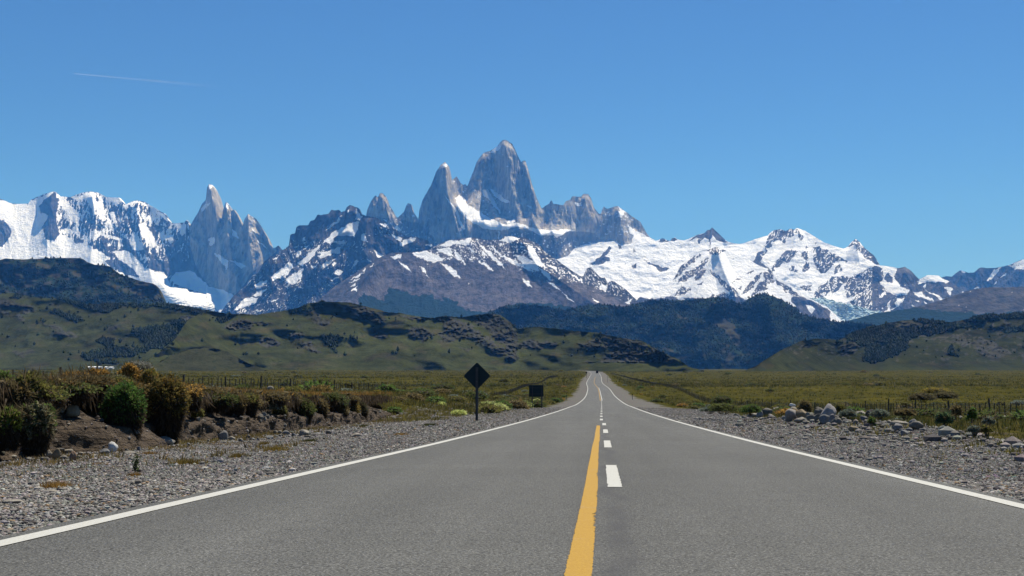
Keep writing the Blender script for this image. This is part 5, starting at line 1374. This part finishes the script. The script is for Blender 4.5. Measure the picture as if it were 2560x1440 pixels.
bush(730, 968, 998, 60, 62, OLV, 'olive bush on the bank top before the fence', group=BB, n=2000)
bush(800, 966, 1000, 50, 70, ((.10, .08, .03), (.16, .11, .035)), 'tawny tussock on the bank top by the fence', group=BB, n=1800, leaf=.09)

# more growth knitting the bank edge together, each clump its own thing
knd = [(BRW, 'brown'), (OLV, 'olive'), (DGRN, 'dark green'), (((.05, .042, .022), (.09, .07, .032)), 'dull brown green'), (ORG, 'rusty'), (BLG, 'grey green')]
for i in range(46):
    px = random.uniform(-20, 905)
    if 255 < px < 470 and random.random() < .7: continue
    if 105 < px < 290 and random.random() < .55: continue
    hang = random.random() < .6
    off = random.uniform(-.15, .3) if hang else random.uniform(.5, 2.6)
    y = on_bank(px, off); k = y / F
    ct_ = 925 - (float(plain_l(y)) + .1) / k
    hgt = random.uniform(.3, .7) if hang else random.uniform(.18, .34)
    wd = random.uniform(.45, 1.25)
    p_, nm_ = random.choices(knd, [4, 5, 4, 3, 1, 1])[0]
    OFF[px] = off
    top = ct_ - random.uniform(-.12, .12) / k
    bush(px, top, top + hgt / k, wd / k, y, p_, beside(px, top, BB, f'{nm_} clump {"hanging off the bank" if hang else "on the bank top"}'), name='bank_shrub', group=BB, n=1700, skirt=.35 if hang else 0, leaf=.06, lump=.42, stems=6, c3=(.13, .09, .03), p3=.12, depth=random.uniform(.6, 1.2))
# roots and dead stalks hanging from the turf edge
nr_ = 9000
y = rng.uniform(22, 80, nr_); den = fbm(y / 1.7, y * 0 + 5, 611, 3) + .25 * rng.normal(size=nr_) > -.05; y = y[den]; nr_ = len(y)
top = plain_l(y) + .08; s = bank_foot(y) + rng.normal(.22, .16, nr_)
P = np.stack([-s, y, top - rng.uniform(0, .35, nr_)], -1)
V, Fc, t = tris(P, np.stack([rng.normal(.15, .1, nr_), rng.normal(0, .15, nr_), -np.ones(nr_)], -1), .34, np.array((.075, .056, .036)) * rng.uniform(.4, 1.7, (nr_, 1)), .18, .07)
tag(link('hanging_roots', mesh_np('hanging_roots', V, Fc, col=t, mats=[LEAF])), 'dry roots and stalks hanging from the turf edge of the bank', 'roots', kind='stuff')

VB = 'bushes on the verges and along the fences'
bush(2013, 1004, 1036, 32, 61, BRW, 'rusty brown bush rising behind the rock pile', group=VB, n=2000)
bush(1805, 990, 1012, 50, 92, DGRN, 'dark bush by the fence left of the rock pile', group=VB, n=1800)
bush(1808, 1010, 1031, 66, 66, ((.050, .062, .018), (.085, .098, .028)), 'bright olive bush left of the rock pile', group=VB, n=2400)
bush(1878, 1014, 1034, 44, 64, GRN, 'small green bush directly left of the rock pile', group=VB, n=1800)
bush(1775, 1018, 1030, 44, 68, BLG, 'grey green cushion first on the verge left of the pile', group=VB, n=1400)
bush(2360, 1034, 1062, 34, 40, ((.045, .075, .035), (.08, .12, .055)), 'feathery green bush on the verge by the second heap', group=VB, n=2200, leaf=.06)
bush(2389, 1018, 1042, 24, 50, BRW, 'dark brown bush behind the feathery green one', group=VB, n=1600)
bush(2430, 1024, 1050, 18, 46, GRN, 'narrow upright green bush by the fence', group=VB, n=1400)
bush(2472, 1046, 1060, 22, 38, BLG, 'small blue green cushion on the stony verge', group=VB, n=1200)
bush(2436, 1068, 1080, 24, 32.5, BLG, 'small grey green tuft low on the stony verge', group=VB, n=1000)
bush(2465, 1068, 1081, 24, 32.5, OLV, 'small olive tuft beside the grey green one', group=VB, n=1000)
bush(2200, 1026, 1044, 38, 47, BLG, 'bluish cushion right behind the black boulder', group=VB, n=1800)
bush(2120, 1026, 1044, 34, 50, BLG, 'bluish cushion between the pile and the black boulder', group=VB, n=1600)
bush(2180, 1046, 1068, 16, 42, GRN, 'small green bush in front of the black boulder', group=VB, n=1100)
bush(2100, 1012, 1034, 26, 56, OLV, 'small olive bush behind the right end of the pile', group=VB, n=1200)
bush(2263, 1024, 1042, 46, 46, BRW, 'mound of brown growth behind the second heap', group=VB, n=1800)
bush(2305, 984, 1004, 60, 118, ((.045, .042, .022), (.08, .068, .034)), 'wide dark bush beyond the fence on the plain', group=VB, n=1800, leaf=.09)
bush(2365, 980, 1000, 54, 128, ((.05, .048, .024), (.085, .074, .036)), 'second dark bush beyond the fence on the plain', group=VB, n=1800, leaf=.09)
bush(2340, 970, 986, 60, 150, ((.13, .11, .03), (.19, .15, .035)), 'golden tussock behind the dark bushes on the plain', group=VB, n=1500, leaf=.12)
bush(2262, 1006, 1014, 24, 105, OLV, 'flat olive cushion just beyond the fence', group=VB, n=800)
bush(1108, 960, 975, 56, 330, DGRN, 'wide dark bush alone on the plain behind the diamond sign', group=VB, n=1500, leaf=.2)
bush(1260, 946, 957, 26, 520, OLV, 'round dark bush far out beyond the diamond sign', group=VB, n=900, leaf=.25)
bush(810, 946, 966, 34, 150, ((.075, .085, .018), (.12, .125, .024)), 'yellow green bush standing behind the fence', group=VB, n=1400, leaf=.09)
bush(870, 956, 968, 38, 145, OLV, 'olive bush behind the tallest fence post', group=VB, n=1200, leaf=.09)
bush(944, 976, 988, 22, 118, ((.16, .13, .018), (.22, .17, .02)), 'mustard yellow bush at the fence', group=VB, n=900, leaf=.07)

FLW = 'flowering cushion mats near the road signs'
for (px, pt, pf, w, lab) in [(1147, 1026, 1038, 34, 'small pale yellow flowering mat left of the diamond sign'), (1238, 1008, 1026, 62, 'long pale yellow flowering mat right of the diamond sign'), (1222, 1004, 1015, 40, 'yellow flowering mat behind the long one'), (1303, 1004, 1020, 50, 'bright yellow flowering mat below the rectangular sign'), (1342, 998, 1009, 22, 'little flowering mat between the posts of the rectangular sign'), (1104, 1006, 1014, 22, 'faint flowering mat far left of the diamond sign')]:
    q = hit(px, pf)
    bush(px, pt, pf + 2, w, q.y, ((.17, .20, .045), (.40, .42, .16)), lab, name='flowering_cushion', group=FLW, n=1600, leaf=.07, depth=1.6, stems=4)

# low scrub filling the verges further off: many individual shrubs sharing a few meshes
protos = []
for i, (pal, lf) in enumerate([(DGRN, .10), (OLV, .10), (GRN, .10), (BLG, .09), (BRW, .10), (ORG, .13)]):
    r = (.5, .5, .36)
    protos.append((foliage_mesh('foliage', r, 520, lf, *pal, 500 + i, .35, -.2), stems_mesh('stem', r, 5, i, .3)))


def scrub(x, y, sz, k, label, group, hz=1.0):
    root = empty('shrub', (x, y, float(ground_z(x, y))), random.uniform(0, 6.28))
    root.scale = (sz, sz, sz * hz)
    tag(root, label, 'shrub', group)
    for me, nm in zip(protos[k], ('foliage', 'stem')):
        link(nm, me, root, (0, 0, .12))


kinds = ['dark green', 'olive', 'fresh green', 'grey green', 'brown', 'tawny']


def uniq(lab):
    USED[lab] = USED.get(lab, 0) + 1
    return lab


cnt = 0
while cnt < 172:
    y = random.uniform(70, 250) if random.random() < .72 else random.uniform(200, 560)
    sd = random.choice((-1, -1, 1))
    s = random.uniform(7.2, 25) if sd < 0 else random.uniform(9.5, 27)
    if sd < 0 and y < 84 and not (y > 72 and 9.5 < s < 19): continue
    x = sd * s + float(road_x(y))
    k = random.choices(range(6), [4, 5, 3, 2, 2, 2])[0]
    sz = random.uniform(.8, 2.2); hz = random.uniform(.45, .85)
    if sd < 0:
        band = 'where the earth bank ends' if y < 90 else 'before the diamond sign' if y < 112 else 'behind the diamond sign' if y < 145 else 'around the rectangular sign' if y < 190 else 'past the rectangular sign' if y < 300 else 'far past both signs'
    else:
        band = 'close behind the rock pile' if y < 95 else 'left of the rock pile' if y < 140 else 'opposite the rectangular sign' if y < 190 else 'on the verge by the road dip' if y < 300 else 'far down the verge'
    fl = 'flat' if hz < .58 else 'rounded' if hz < .72 else 'upright'
    gs = 'small' if sz < 1.2 else 'middling' if sz < 1.7 else 'large'
    edge = 'near the gravel' if s < 13 else 'near the fence' if s > 20 else 'midway to the fence'
    scrub(x, y, sz, k, uniq(f'{gs} {fl} {kinds[k]} shrub {band}, {edge}'), 'low scrub along the verges', hz)
    cnt += 1
cnt = 0
while cnt < 118:
    y = 70 * (1700 / 70) ** random.random()
    x = random.uniform(-.45, .36) * y
    if abs(x) < 30 or (x < 0 and y < 90): continue
    k = random.choices(range(6), [5, 5, 0, 1, 3, 0])[0]
    sz = random.uniform(.9, 2.2); hz = random.uniform(.45, .75)
    gs = 'small' if sz < 1.3 else 'middling' if sz < 1.8 else 'large'
    band = 'just beyond the fence' if y < 140 else 'on the near plain' if y < 300 else 'out on mid plain' if y < 750 else 'at the plain edge far off'
    f = x / y
    under = ('below the white glacier' if f < -.3 else 'below the dark snow-streaked peak' if f < -.16 else 'below the granite towers') if x < 0 else ('below the snow massif' if f < .14 else 'below the far right hillside' if f > .25 else 'below the snow ridge end')
    scrub(x, y, sz * (1 + y / 500), k, uniq(f'{gs} {"flat" if hz < .6 else "rounded"} {kinds[k]} shrub {band}, {under}'), 'shrubs dotted over the plain', hz)
    cnt += 1

# ------------------------------------------------------------------ grass: tussocks on the plain, tufts on the bank and the verge
GRASS = toned('grass_blade', scale=2.0, var=.3).glow(.5).m


def tufts(pos, h, w, nb, pal):
    """nb thin blades per tuft"""
    n = len(pos)
    a = rng.uniform(0, 2 * np.pi, (n, nb)); rr = rng.random((n, nb)) ** .5 * w[:, None] * .5
    bx = pos[:, None, 0] + np.cos(a) * rr; by = pos[:, None, 1] + np.sin(a) * rr; bz = np.repeat(pos[:, None, 2], nb, 1) - .02
    hh = h[:, None] * rng.uniform(.55, 1.2, (n, nb))
    lean = rng.uniform(.1, .6, (n, nb))
    tx = bx + np.cos(a) * hh * lean; ty = by + np.sin(a) * hh * lean; tz = bz + hh
    q = rng.uniform(0, np.pi, (n, nb)); bw = (.06 * w)[:, None] * rng.uniform(.6, 1.5, (n, nb))
    dx, dy = np.cos(q) * bw, np.sin(q) * bw
    V = np.stack([np.stack([bx - dx, by - dy, bz], -1), np.stack([bx + dx, by + dy, bz], -1), np.stack([tx, ty, tz], -1)], 2).reshape(-1, 3)
    k = rng.random((n, 1, 1)) * .7 + rng.random((n, nb, 1)) * .3
    t = np.array(pal[0]) * (1 - k) + np.array(pal[1]) * k
    t = t * rng.uniform(.75, 1.25, (n, nb, 1))
    return V, np.arange(len(V)).reshape(-1, 3), np.repeat(t.reshape(-1, 3), 3, 0)


def join(name, parts, mat, label, cat, kind='stuff', parent=None):
    o = 0; VV = []; FF = []; TT = []
    for V, Fc, t in parts:
        VV.append(V); FF.append(Fc + o); TT.append(t); o += len(V)
    ob = link(name, mesh_np(name, np.concatenate(VV), np.concatenate(FF), col=np.concatenate(TT), mats=[mat]), parent)
    return tag(ob, label, cat, kind=kind)


P0 = ((.095, .088, .030), (.175, .145, .055)); P1 = ((.17, .10, .028), (.26, .155, .045)); P2 = ((.030, .036, .010), (.060, .064, .018)); P0 = ((.080, .074, .020), (.165, .138, .045))
sets = []
n = 5200
y = np.exp(rng.uniform(np.log(20), np.log(75), n)); x = rng.uniform(7.2, 34, n); ok = (x < .42 * y + 2) & (fbm(x / 2.3, y / 2.3, 417, 3) + .15 * rng.normal(size=n) + .02 * (x - 10) > .0); x, y = x[ok], y[ok]
sets.append(tufts(np.stack([x, y, ground_z(x, y)], -1), rng.uniform(.05, .2, len(x)), rng.uniform(.15, .42, len(x)), 10, P0))
n = 1800
y = np.exp(rng.uniform(np.log(20), np.log(75), n)); x = rng.uniform(8.5, 30, n); ok = (x < .42 * y + 2) & (fbm(x / 1.8, y / 1.8, 418, 3) > .1); x, y = x[ok], y[ok]
sets.append(tufts(np.stack([x, y, ground_z(x, y)], -1), rng.uniform(.08, .26, len(x)), rng.uniform(.2, .5, len(x)), 12, P2))
for (n, y0, y1, h, w, nb, pal) in [(9000, 60, 170, .30, .55, 9, P0), (4200, 60, 170, .38, .6, 9, P2), (15000, 150, 600, .42, 1.2, 7, P0), (7500, 150, 600, .5, 1.4, 7, P2), (14000, 500, 2300, .7, 3.6, 6, P0), (7000, 500, 2300, .8, 4.2, 6, P2)]:
    y = np.exp(rng.uniform(np.log(y0), np.log(y1), n)); x = rng.uniform(-.48, .39, n) * y
    s = x - road_x(y)
    ok = np.where(s < 0, (-s > np.where(y < 84, 14.5, 7.5 + 3 * rng.random(n))), s > 9.8 + 3 * rng.random(n))
    x, y = x[ok], y[ok]
    m_ = len(x)
    f = fbm(x / 30, y / 60, 411, 3)
    sets.append(tufts(np.stack([x, y, ground_z(x, y)], -1), h * rng.uniform(.6, 1.4, m_) * (1 + .4 * f), w * rng.uniform(.6, 1.4, m_), nb, pal))
# weeds in the gravel and grass where the bank runs out
n = 900
y = np.exp(rng.uniform(np.log(9), np.log(120), n)); sd_ = rng.choice((-1, 1), n); s = sd_ * (HALF + .3 + rng.random(n) ** .6 * 6.5); x = s + road_x(y)
ok = (x > -.5 * y - 2) & (x < .36 * y + 2) & (fbm(x / 1.9, y / 1.9, 441, 2) > .12) & (np.where(s < 0, -s < bank_foot(y) - .6, True)); x, y = x[ok], y[ok]
sets.append(tufts(np.stack([x, y, ground_z(x, y)], -1), rng.uniform(.03, .11, len(x)), rng.uniform(.08, .22, len(x)), 10, P0))
n = 2600
y = rng.uniform(68, 108, n); x = -rng.uniform(8.5, 20, n); ok = fbm(x / 2, y / 2, 443, 3) + .02 * (-x - 9) > -.02; x, y = x[ok], y[ok]
sets.append(tufts(np.stack([x, y, ground_z(x, y)], -1), rng.uniform(.08, .3, len(x)), rng.uniform(.25, .6, len(x)), 11, P0))
# top of the bank
n = 5200
y = rng.uniform(24, 84, n); s = bank_foot(y) + .2 + rng.random(n) ** 1.6 * 16
x = -s
zt = np.maximum(ground_z(x, y), plain_l(y) + .0)
keep = fbm(x / 2.2, y / 2.2, 415, 3) + .2 * rng.normal(size=n) > .0
sets.append(tufts(np.stack([x, y, zt], -1)[keep], rng.uniform(.06, .2, keep.sum()), rng.uniform(.2, .45, keep.sum()), 12, P0))
n = 1500
y = rng.uniform(26, 82, n); s = bank_foot(y) + .3 + rng.random(n) ** 2 * 3.0
hot = fbm(y / 3.5, y * 0, 421, 2) + .2 * rng.normal(size=n) > .05
y, s = y[hot], s[hot]
sets.append(tufts(np.stack([-s, y, plain_l(y) + .05], -1), rng.uniform(.10, .30, len(y)), rng.uniform(.25, .5, len(y)), 14, P1))
# dry grass at the foot of the bank and on the soil near the picture edge
n = 2600
y = rng.uniform(19, 82, n); s = bank_foot(y) - 1.0 - rng.random(n) ** 2 * (1.6 + 2.6 * (y < 31))
hot = fbm(y / 2.2, s / 1.5, 431, 2) + .15 * rng.normal(size=n) > .12
y, s = y[hot], s[hot]
sets.append(tufts(np.stack([-s, y, ground_z(-s, y)], -1), rng.uniform(.06, .16, len(y)), rng.uniform(.15, .35, len(y)), 10, ((.10, .09, .035), (.19, .13, .05))))
join('grass', sets, GRASS, 'tawny steppe grass in tussocks over the plain and the bank top', 'grass')

TG = 'dry grass tufts growing in the gravel'
for (px, py, w, h, pal, lab) in [(140, 1220, 84, 26, P1, 'largest rusty grass tuft in the near gravel'), (338, 1190, 34, 16, P1, 'small rusty tuft at the foot of the tall weed'), (470, 1160, 92, 20, ((.10, .08, .022), (.17, .12, .03)), 'wide olive brown grass tuft in the gravel'), (600, 1143, 52, 16, ((.11, .085, .022), (.18, .125, .03)), 'olive grass tuft further up the gravel'), (690, 1128, 66, 18, ((.12, .09, .022), (.2, .14, .03)), 'golden grass tuft before the bank foot'), (660, 1112, 30, 12, ((.12, .09, .022), (.2, .14, .03)), 'little golden tuft behind the bigger one'),
                                 (372, 1137, 50, 13, P1, 'rusty tuft below the long smooth boulder'), (775, 1104, 44, 10, P2, 'greenish tuft near the wide pale boulder'), (245, 1161, 34, 9, P1, 'thin rusty tuft below the stone heap'), (1000, 1088, 44, 8, P1, 'orange tuft on the verge before the diamond sign'), (1075, 1065, 40, 9, P2, 'green tuft on the verge before the diamond sign'), (910, 1068, 26, 9, P2, 'green tuft beyond the end of the bank')]:
    q = hit(px, py); k = q.y / F
    nt_ = 55
    pp = np.stack([rng.normal(0, w * k * .2, nt_), rng.normal(0, w * k * .22, nt_), np.zeros(nt_)], -1)
    V, Fc, t = tufts(pp, np.full(nt_, h * k * .9), np.full(nt_, w * k * .16), 14, pal)
    tag(link('grass_tuft', mesh_np('grass_tuft', V, Fc, col=t, mats=[GRASS]), None, q), lab, 'grass tuft', TG)
# tall weed
q = hit(338, 1182); k = q.y / F
root = tag(empty('weed', q), 'tall thin green weed standing alone in the gravel', 'weed')
mb = MB(); tips = []
rd = random.Random(4)
for i in range(7):
    a = rd.uniform(0, 6.28); l = rd.uniform(.6, 1) * 52 * k; e_ = rd.uniform(.05, .22) * l
    pth = [(0, 0, 0), (math.cos(a) * e_ * .4, math.sin(a) * e_ * .4, l * .5), (math.cos(a) * e_, math.sin(a) * e_, l)]
    mb.tube(pth, [.005, .004, .002], 4); tips += [np.array(pth[0]) * (1 - f) + np.array(pth[2]) * f for f in np.linspace(.15, 1, 26)]
mb.build('stem', TWIG, root)
P = np.array(tips) + rng.normal(0, .02, (len(tips), 3))
V, Fc, t = tris(P, rng.normal(size=P.shape), .026, np.array((.05, .07, .022)) * rng.uniform(.7, 1.3, (len(P), 1)))
link('leaves', mesh_np('leaves', V, Fc, col=t, mats=[LEAF]), root)

# ------------------------------------------------------------------ fences
m = NT('fence_wood'); n = m.noise(m.scale(m.pos(), (1, 1, .2)), 20, 4); m.color(m.mix(n, (.030, .027, .023), (.075, .066, .056))); WOOD = m.m
m = NT('fence_wire'); m.color((.22, .21, .2)); m.b.inputs['Metallic'].default_value = .8; m.b.inputs['Roughness'].default_value = .5; WIRE = m.m


def stake(name, w, h):
    mb = MB(); mb.box((0, 0, h / 2 - .15), (w, w * .8, h + .3), .85); return mb.mesh(name, WOOD)


def fence(label, side, y0, y1, lat, gap):
    pm, dm = stake('post', .13, 1.32), stake('picket', .062, 1.16)
    root = tag(empty('fence', (0, 0, 0)), label, 'fence')
    ys = [y0]
    while ys[-1] < y1: ys.append(ys[-1] + gap * random.uniform(.92, 1.08))
    pos = []
    for i, y in enumerate(ys):
        x = float(road_x(y)) + side * (float(lat(y)) + random.uniform(-.05, .05)); pos.append((x, y, float(ground_z(x, y))))
    k = 0; rest = []
    for i, p in enumerate(pos):
        big = i % 9 == 0
        if k < 345:
            o = link('post' if big else 'picket', pm if big else dm, root, p, random.uniform(-.3, .3))
            o.rotation_euler.x = random.uniform(-.05, .05); o.rotation_euler.y = random.uniform(-.05, .05)
            o.scale.z = random.uniform(.93, 1.07) * (1.12 if big and i % 27 == 0 else 1)
        else: rest.append((p, big))
        k += 1
    if rest:
        mb = MB()
        for p, big in rest: mb.box((p[0], p[1], p[2] + .5), (.10 if big else .06, .08, 1.2))
        tag(mb.build('pickets', WOOD, root), kind='stuff')
    for hgt in (.22, .48, .72, .95, 1.08):
        mb = MB(); mb.tube([(p[0], p[1], p[2] + hgt) for p in pos], .004, 3); mb.build('wire', WIRE, root)
    return root


lat_l = hermite([40, 58, 110, 140, 223, 361, 470, 645, 900], [26.5, 27, 27, 27, 27, 27, 27, 27, 27])
fence('stock fence of thin pickets and wires on the plain behind the earth bank', -1, 44, 900, lat_l, 1.05)
lat_r = hermite([60, 1500], [28, 28])
fence('stock fence of thin pickets and wires beyond the rock pile', 1, 62, 1450, lat_r, 1.22)

# ------------------------------------------------------------------ road signs seen from behind
m = NT('sign_back'); n = m.noise(m.obj(), 3, 5); m.color(m.mix(n, (.010, .022, .026), (.016, .032, .038))); m.b.inputs['Specular IOR Level'].default_value = .12; m.b.inputs['Roughness'].default_value = .6; SIGN = m.m
m = NT('sign_post_wood'); n = m.noise(m.scale(m.obj(), (1, 1, .12)), 16, 5); m.color(m.mix(n, (.030, .036, .040), (.060, .062, .062))); SPOST = m.m


def rounded(pts_, r, n=5):
    out = []
    for i, p in enumerate(pts_):
        a = Vector(pts_[i - 1]) - Vector(p); b = Vector(pts_[(i + 1) % len(pts_)]) - Vector(p)
        a.normalize(); b.normalize(); pv = Vector(p)
        s, e2 = pv + a * r, pv + b * r
        for k in range(n + 1):
            f = k / n
            out.append(tuple(s * (1 - f) ** 2 + pv * 2 * f * (1 - f) + e2 * f * f))
    return out


q = hit(1192, 1053); k = q.y / F
root = tag(empty('road_sign', q), 'diamond shaped road sign seen from behind on a single wooden post', 'road sign')
hd = 34.5 * k; cz = (1053 - 940) * k
mb = MB(); mb.prism(rounded([(0, -hd), (hd, 0), (0, hd), (-hd, 0)], .11), -.012, .012); pn = mb.build('panel', SIGN, root, loc=(0, .085, cz))
mb = MB()
for zz in (-.28, .28): mb.tube([(0, -.16, zz), (0, -.02, zz)], .012, 6)
mb.build('bolts', WIRE, pn)
mb = MB(); mb.box((0, 0, (cz + hd * .62) / 2 - .2), (.125, .105, cz + hd * .62 + .4)); mb.build('post', SPOST, root)
q = hit(1342, 1021); k = q.y / F
root = tag(empty('road_sign', q), 'rectangular road sign seen from behind on two thin posts', 'road sign')
hw, hh = 18 * k, 14.6 * k; cz = (1021 - 977.5) * k
mb = MB(); mb.prism(rounded([(-hw, -hh), (hw, -hh), (hw, hh), (-hw, hh)], .08), -.012, .012); pn = mb.build('panel', SIGN, root, loc=(-.06, .07, cz))
mb = MB()
for zz in (-.32, .32): mb.box((0, -.03, zz), (hw * 1.8, .03, .05))
mb.build('brace', SPOST, pn)
for dx in (-11, 12.5):
    mb = MB(); mb.box((0, 0, (cz + hh * .8) / 2 - .2), (.105, .09, cz + hh * .8 + .4)); mb.build('post', SPOST, root, loc=(dx * k, 0, 0))
# round sign far along the verge
q = hit(1466, 945); k = q.y / F
root = tag(empty('road_sign', q), 'tiny round road sign on a thin post far along the road', 'road sign')
mb = MB(); mb.prism([(math.cos(t) * 2.2 * k, math.sin(t) * 2.2 * k) for t in np.linspace(0, 2 * math.pi, 17)[:-1]], -.02, .02); mb.build('panel', SIGN, root, loc=(0, .12, 13 * k))
mb = MB(); mb.box((0, 0, 6 * k), (.16, .14, 13 * k)); mb.build('post', SPOST, root)
# marker posts
DARKP = NT('marker_black').color((.02, .02, .022)).m; PLAST = NT('marker_grey').color((.12, .12, .12)).m
for px, pf, pt, lab in [(1416, 999, 987, 'short marker post with a dark head beside the curve, left verge'), (1581, 999, 985, 'short marker post on the gravel of the right verge'), (1519, 956, 941, 'thin marker post further along the right verge'), (1462, 942, 936, 'far marker post below the tiny round sign')]:
    q = hit(px, pf); k = q.y / F; h = (pf - pt) * k
    root = tag(empty('marker_post', q), lab, 'marker post', 'marker posts along the verges')
    mb = MB(); mb.box((0, 0, h / 2 - .1), (.11, .09, h + .2), .9); mb.build('post', PLAST, root)
    mb = MB(); mb.box((0, -.01, h - .09), (.17, .13, .2)); mb.build('head', DARKP, root)

# ------------------------------------------------------------------ vehicle far ahead
y = 1035.0
root = tag(empty('van', (float(road_x(y)) + 1.55, y, float(road_z(y)))), 'small dark van driving away far ahead on the road', 'van')
PAINT = NT('van_paint').color((.018, .020, .024)); PAINT.b.inputs['Roughness'].default_value = .35; PAINT = PAINT.m
GLASS = NT('van_glass').color((.012, .014, .016)); GLASS.b.inputs['Roughness'].default_value = .1; GLASS = GLASS.m
RUB = NT('tyre_rubber').color((.015, .015, .015)).m; LAMP = NT('tail_lamp').color((.25, .01, .01)).m
mb = MB(); mb.add([(a * w_, b_, z_) for z_, w_, (f_, r_) in [(.35, 1.0, (4.9, 0)), (1.25, 1.02, (4.9, -.02)), (1.35, 1.0, (4.0, 0)), (2.35, .88, (3.2, .12))] for b_ in (f_, r_) for a in (-1, 1)],
              [(0, 1, 3, 2)] + [q for i in range(3) for q in [(i * 4, i * 4 + 1, i * 4 + 5, i * 4 + 4), (i * 4 + 3, i * 4 + 2, i * 4 + 6, i * 4 + 7), (i * 4 + 2, i * 4, i * 4 + 4, i * 4 + 6), (i * 4 + 1, i * 4 + 3, i * 4 + 7, i * 4 + 5)]] + [(12, 13, 15, 14)])
mb.build('body', PAINT, root)
mb = MB(); mb.box((0, .03, 1.82), (1.5, .05, .62), .92); mb.build('rear_window', GLASS, root)
for sx in (-1, 1):
    mb = MB(); mb.box((sx * .90, -.03, 1.2), (.14, .05, .42)); mb.build('tail_light', LAMP, root)
    for yy_ in (.9, 3.9):
        mb = MB(); mb.tube([(sx * .78, yy_, .35), (sx * 1.0, yy_, .35)], .35, 14); mb.build('wheel', RUB, root)
mb = MB(); mb.box((0, -.08, .5), (1.9, .12, .22)); mb.build('bumper', RUB, root)

# ------------------------------------------------------------------ white farm buildings at the edge of the plain
WALL = NT('white_wall').color((.62, .62, .60)).m; ROOF = NT('tin_roof').color((.70, .71, .72)).m; DOOR = NT('dark_opening').color((.05, .05, .055)).m


def house(px, w, h, yd, label, py=920.5):
    p = Vector(at(px, py, yd)); k = yd / F
    L, Hh, D = w * k, h * k, 7.0
    root = tag(empty('farm_building', p), label, 'building', 'white farm buildings')
    mb = MB(); mb.box((0, 0, Hh * .3 - .5), (L, D, Hh * .6 + 1)); mb.build('wall', WALL, root)
    mb = MB(); a, b_, c_ = L / 2 + .3, D / 2 + .4, Hh * .6
    mb.add([(-a, -b_, c_), (a, -b_, c_), (a, b_, c_), (-a, b_, c_), (-a, 0, Hh), (a, 0, Hh)], [(0, 1, 5, 4), (2, 3, 4, 5), (0, 4, 3), (1, 2, 5), (0, 3, 2, 1)])
    mb.build('roof', ROOF, root)
    nw = max(1, int(L / 5))
    for i in range(nw):
        x = -L / 2 + L * (i + .5) / nw
        mb = MB(); mb.box((x, -D / 2 - .02, Hh * .3), (1.2, .06, 1.1)); mb.build('window', DOOR, root)


house(238, 36, 4.6, 1780, 'long low white farm building at the edge of the wood')
house(266, 7, 4.2, 1790, 'small white shed next to the long farm building')
house(279, 9, 3.6, 1800, 'low white shed furthest along from the long farm building')
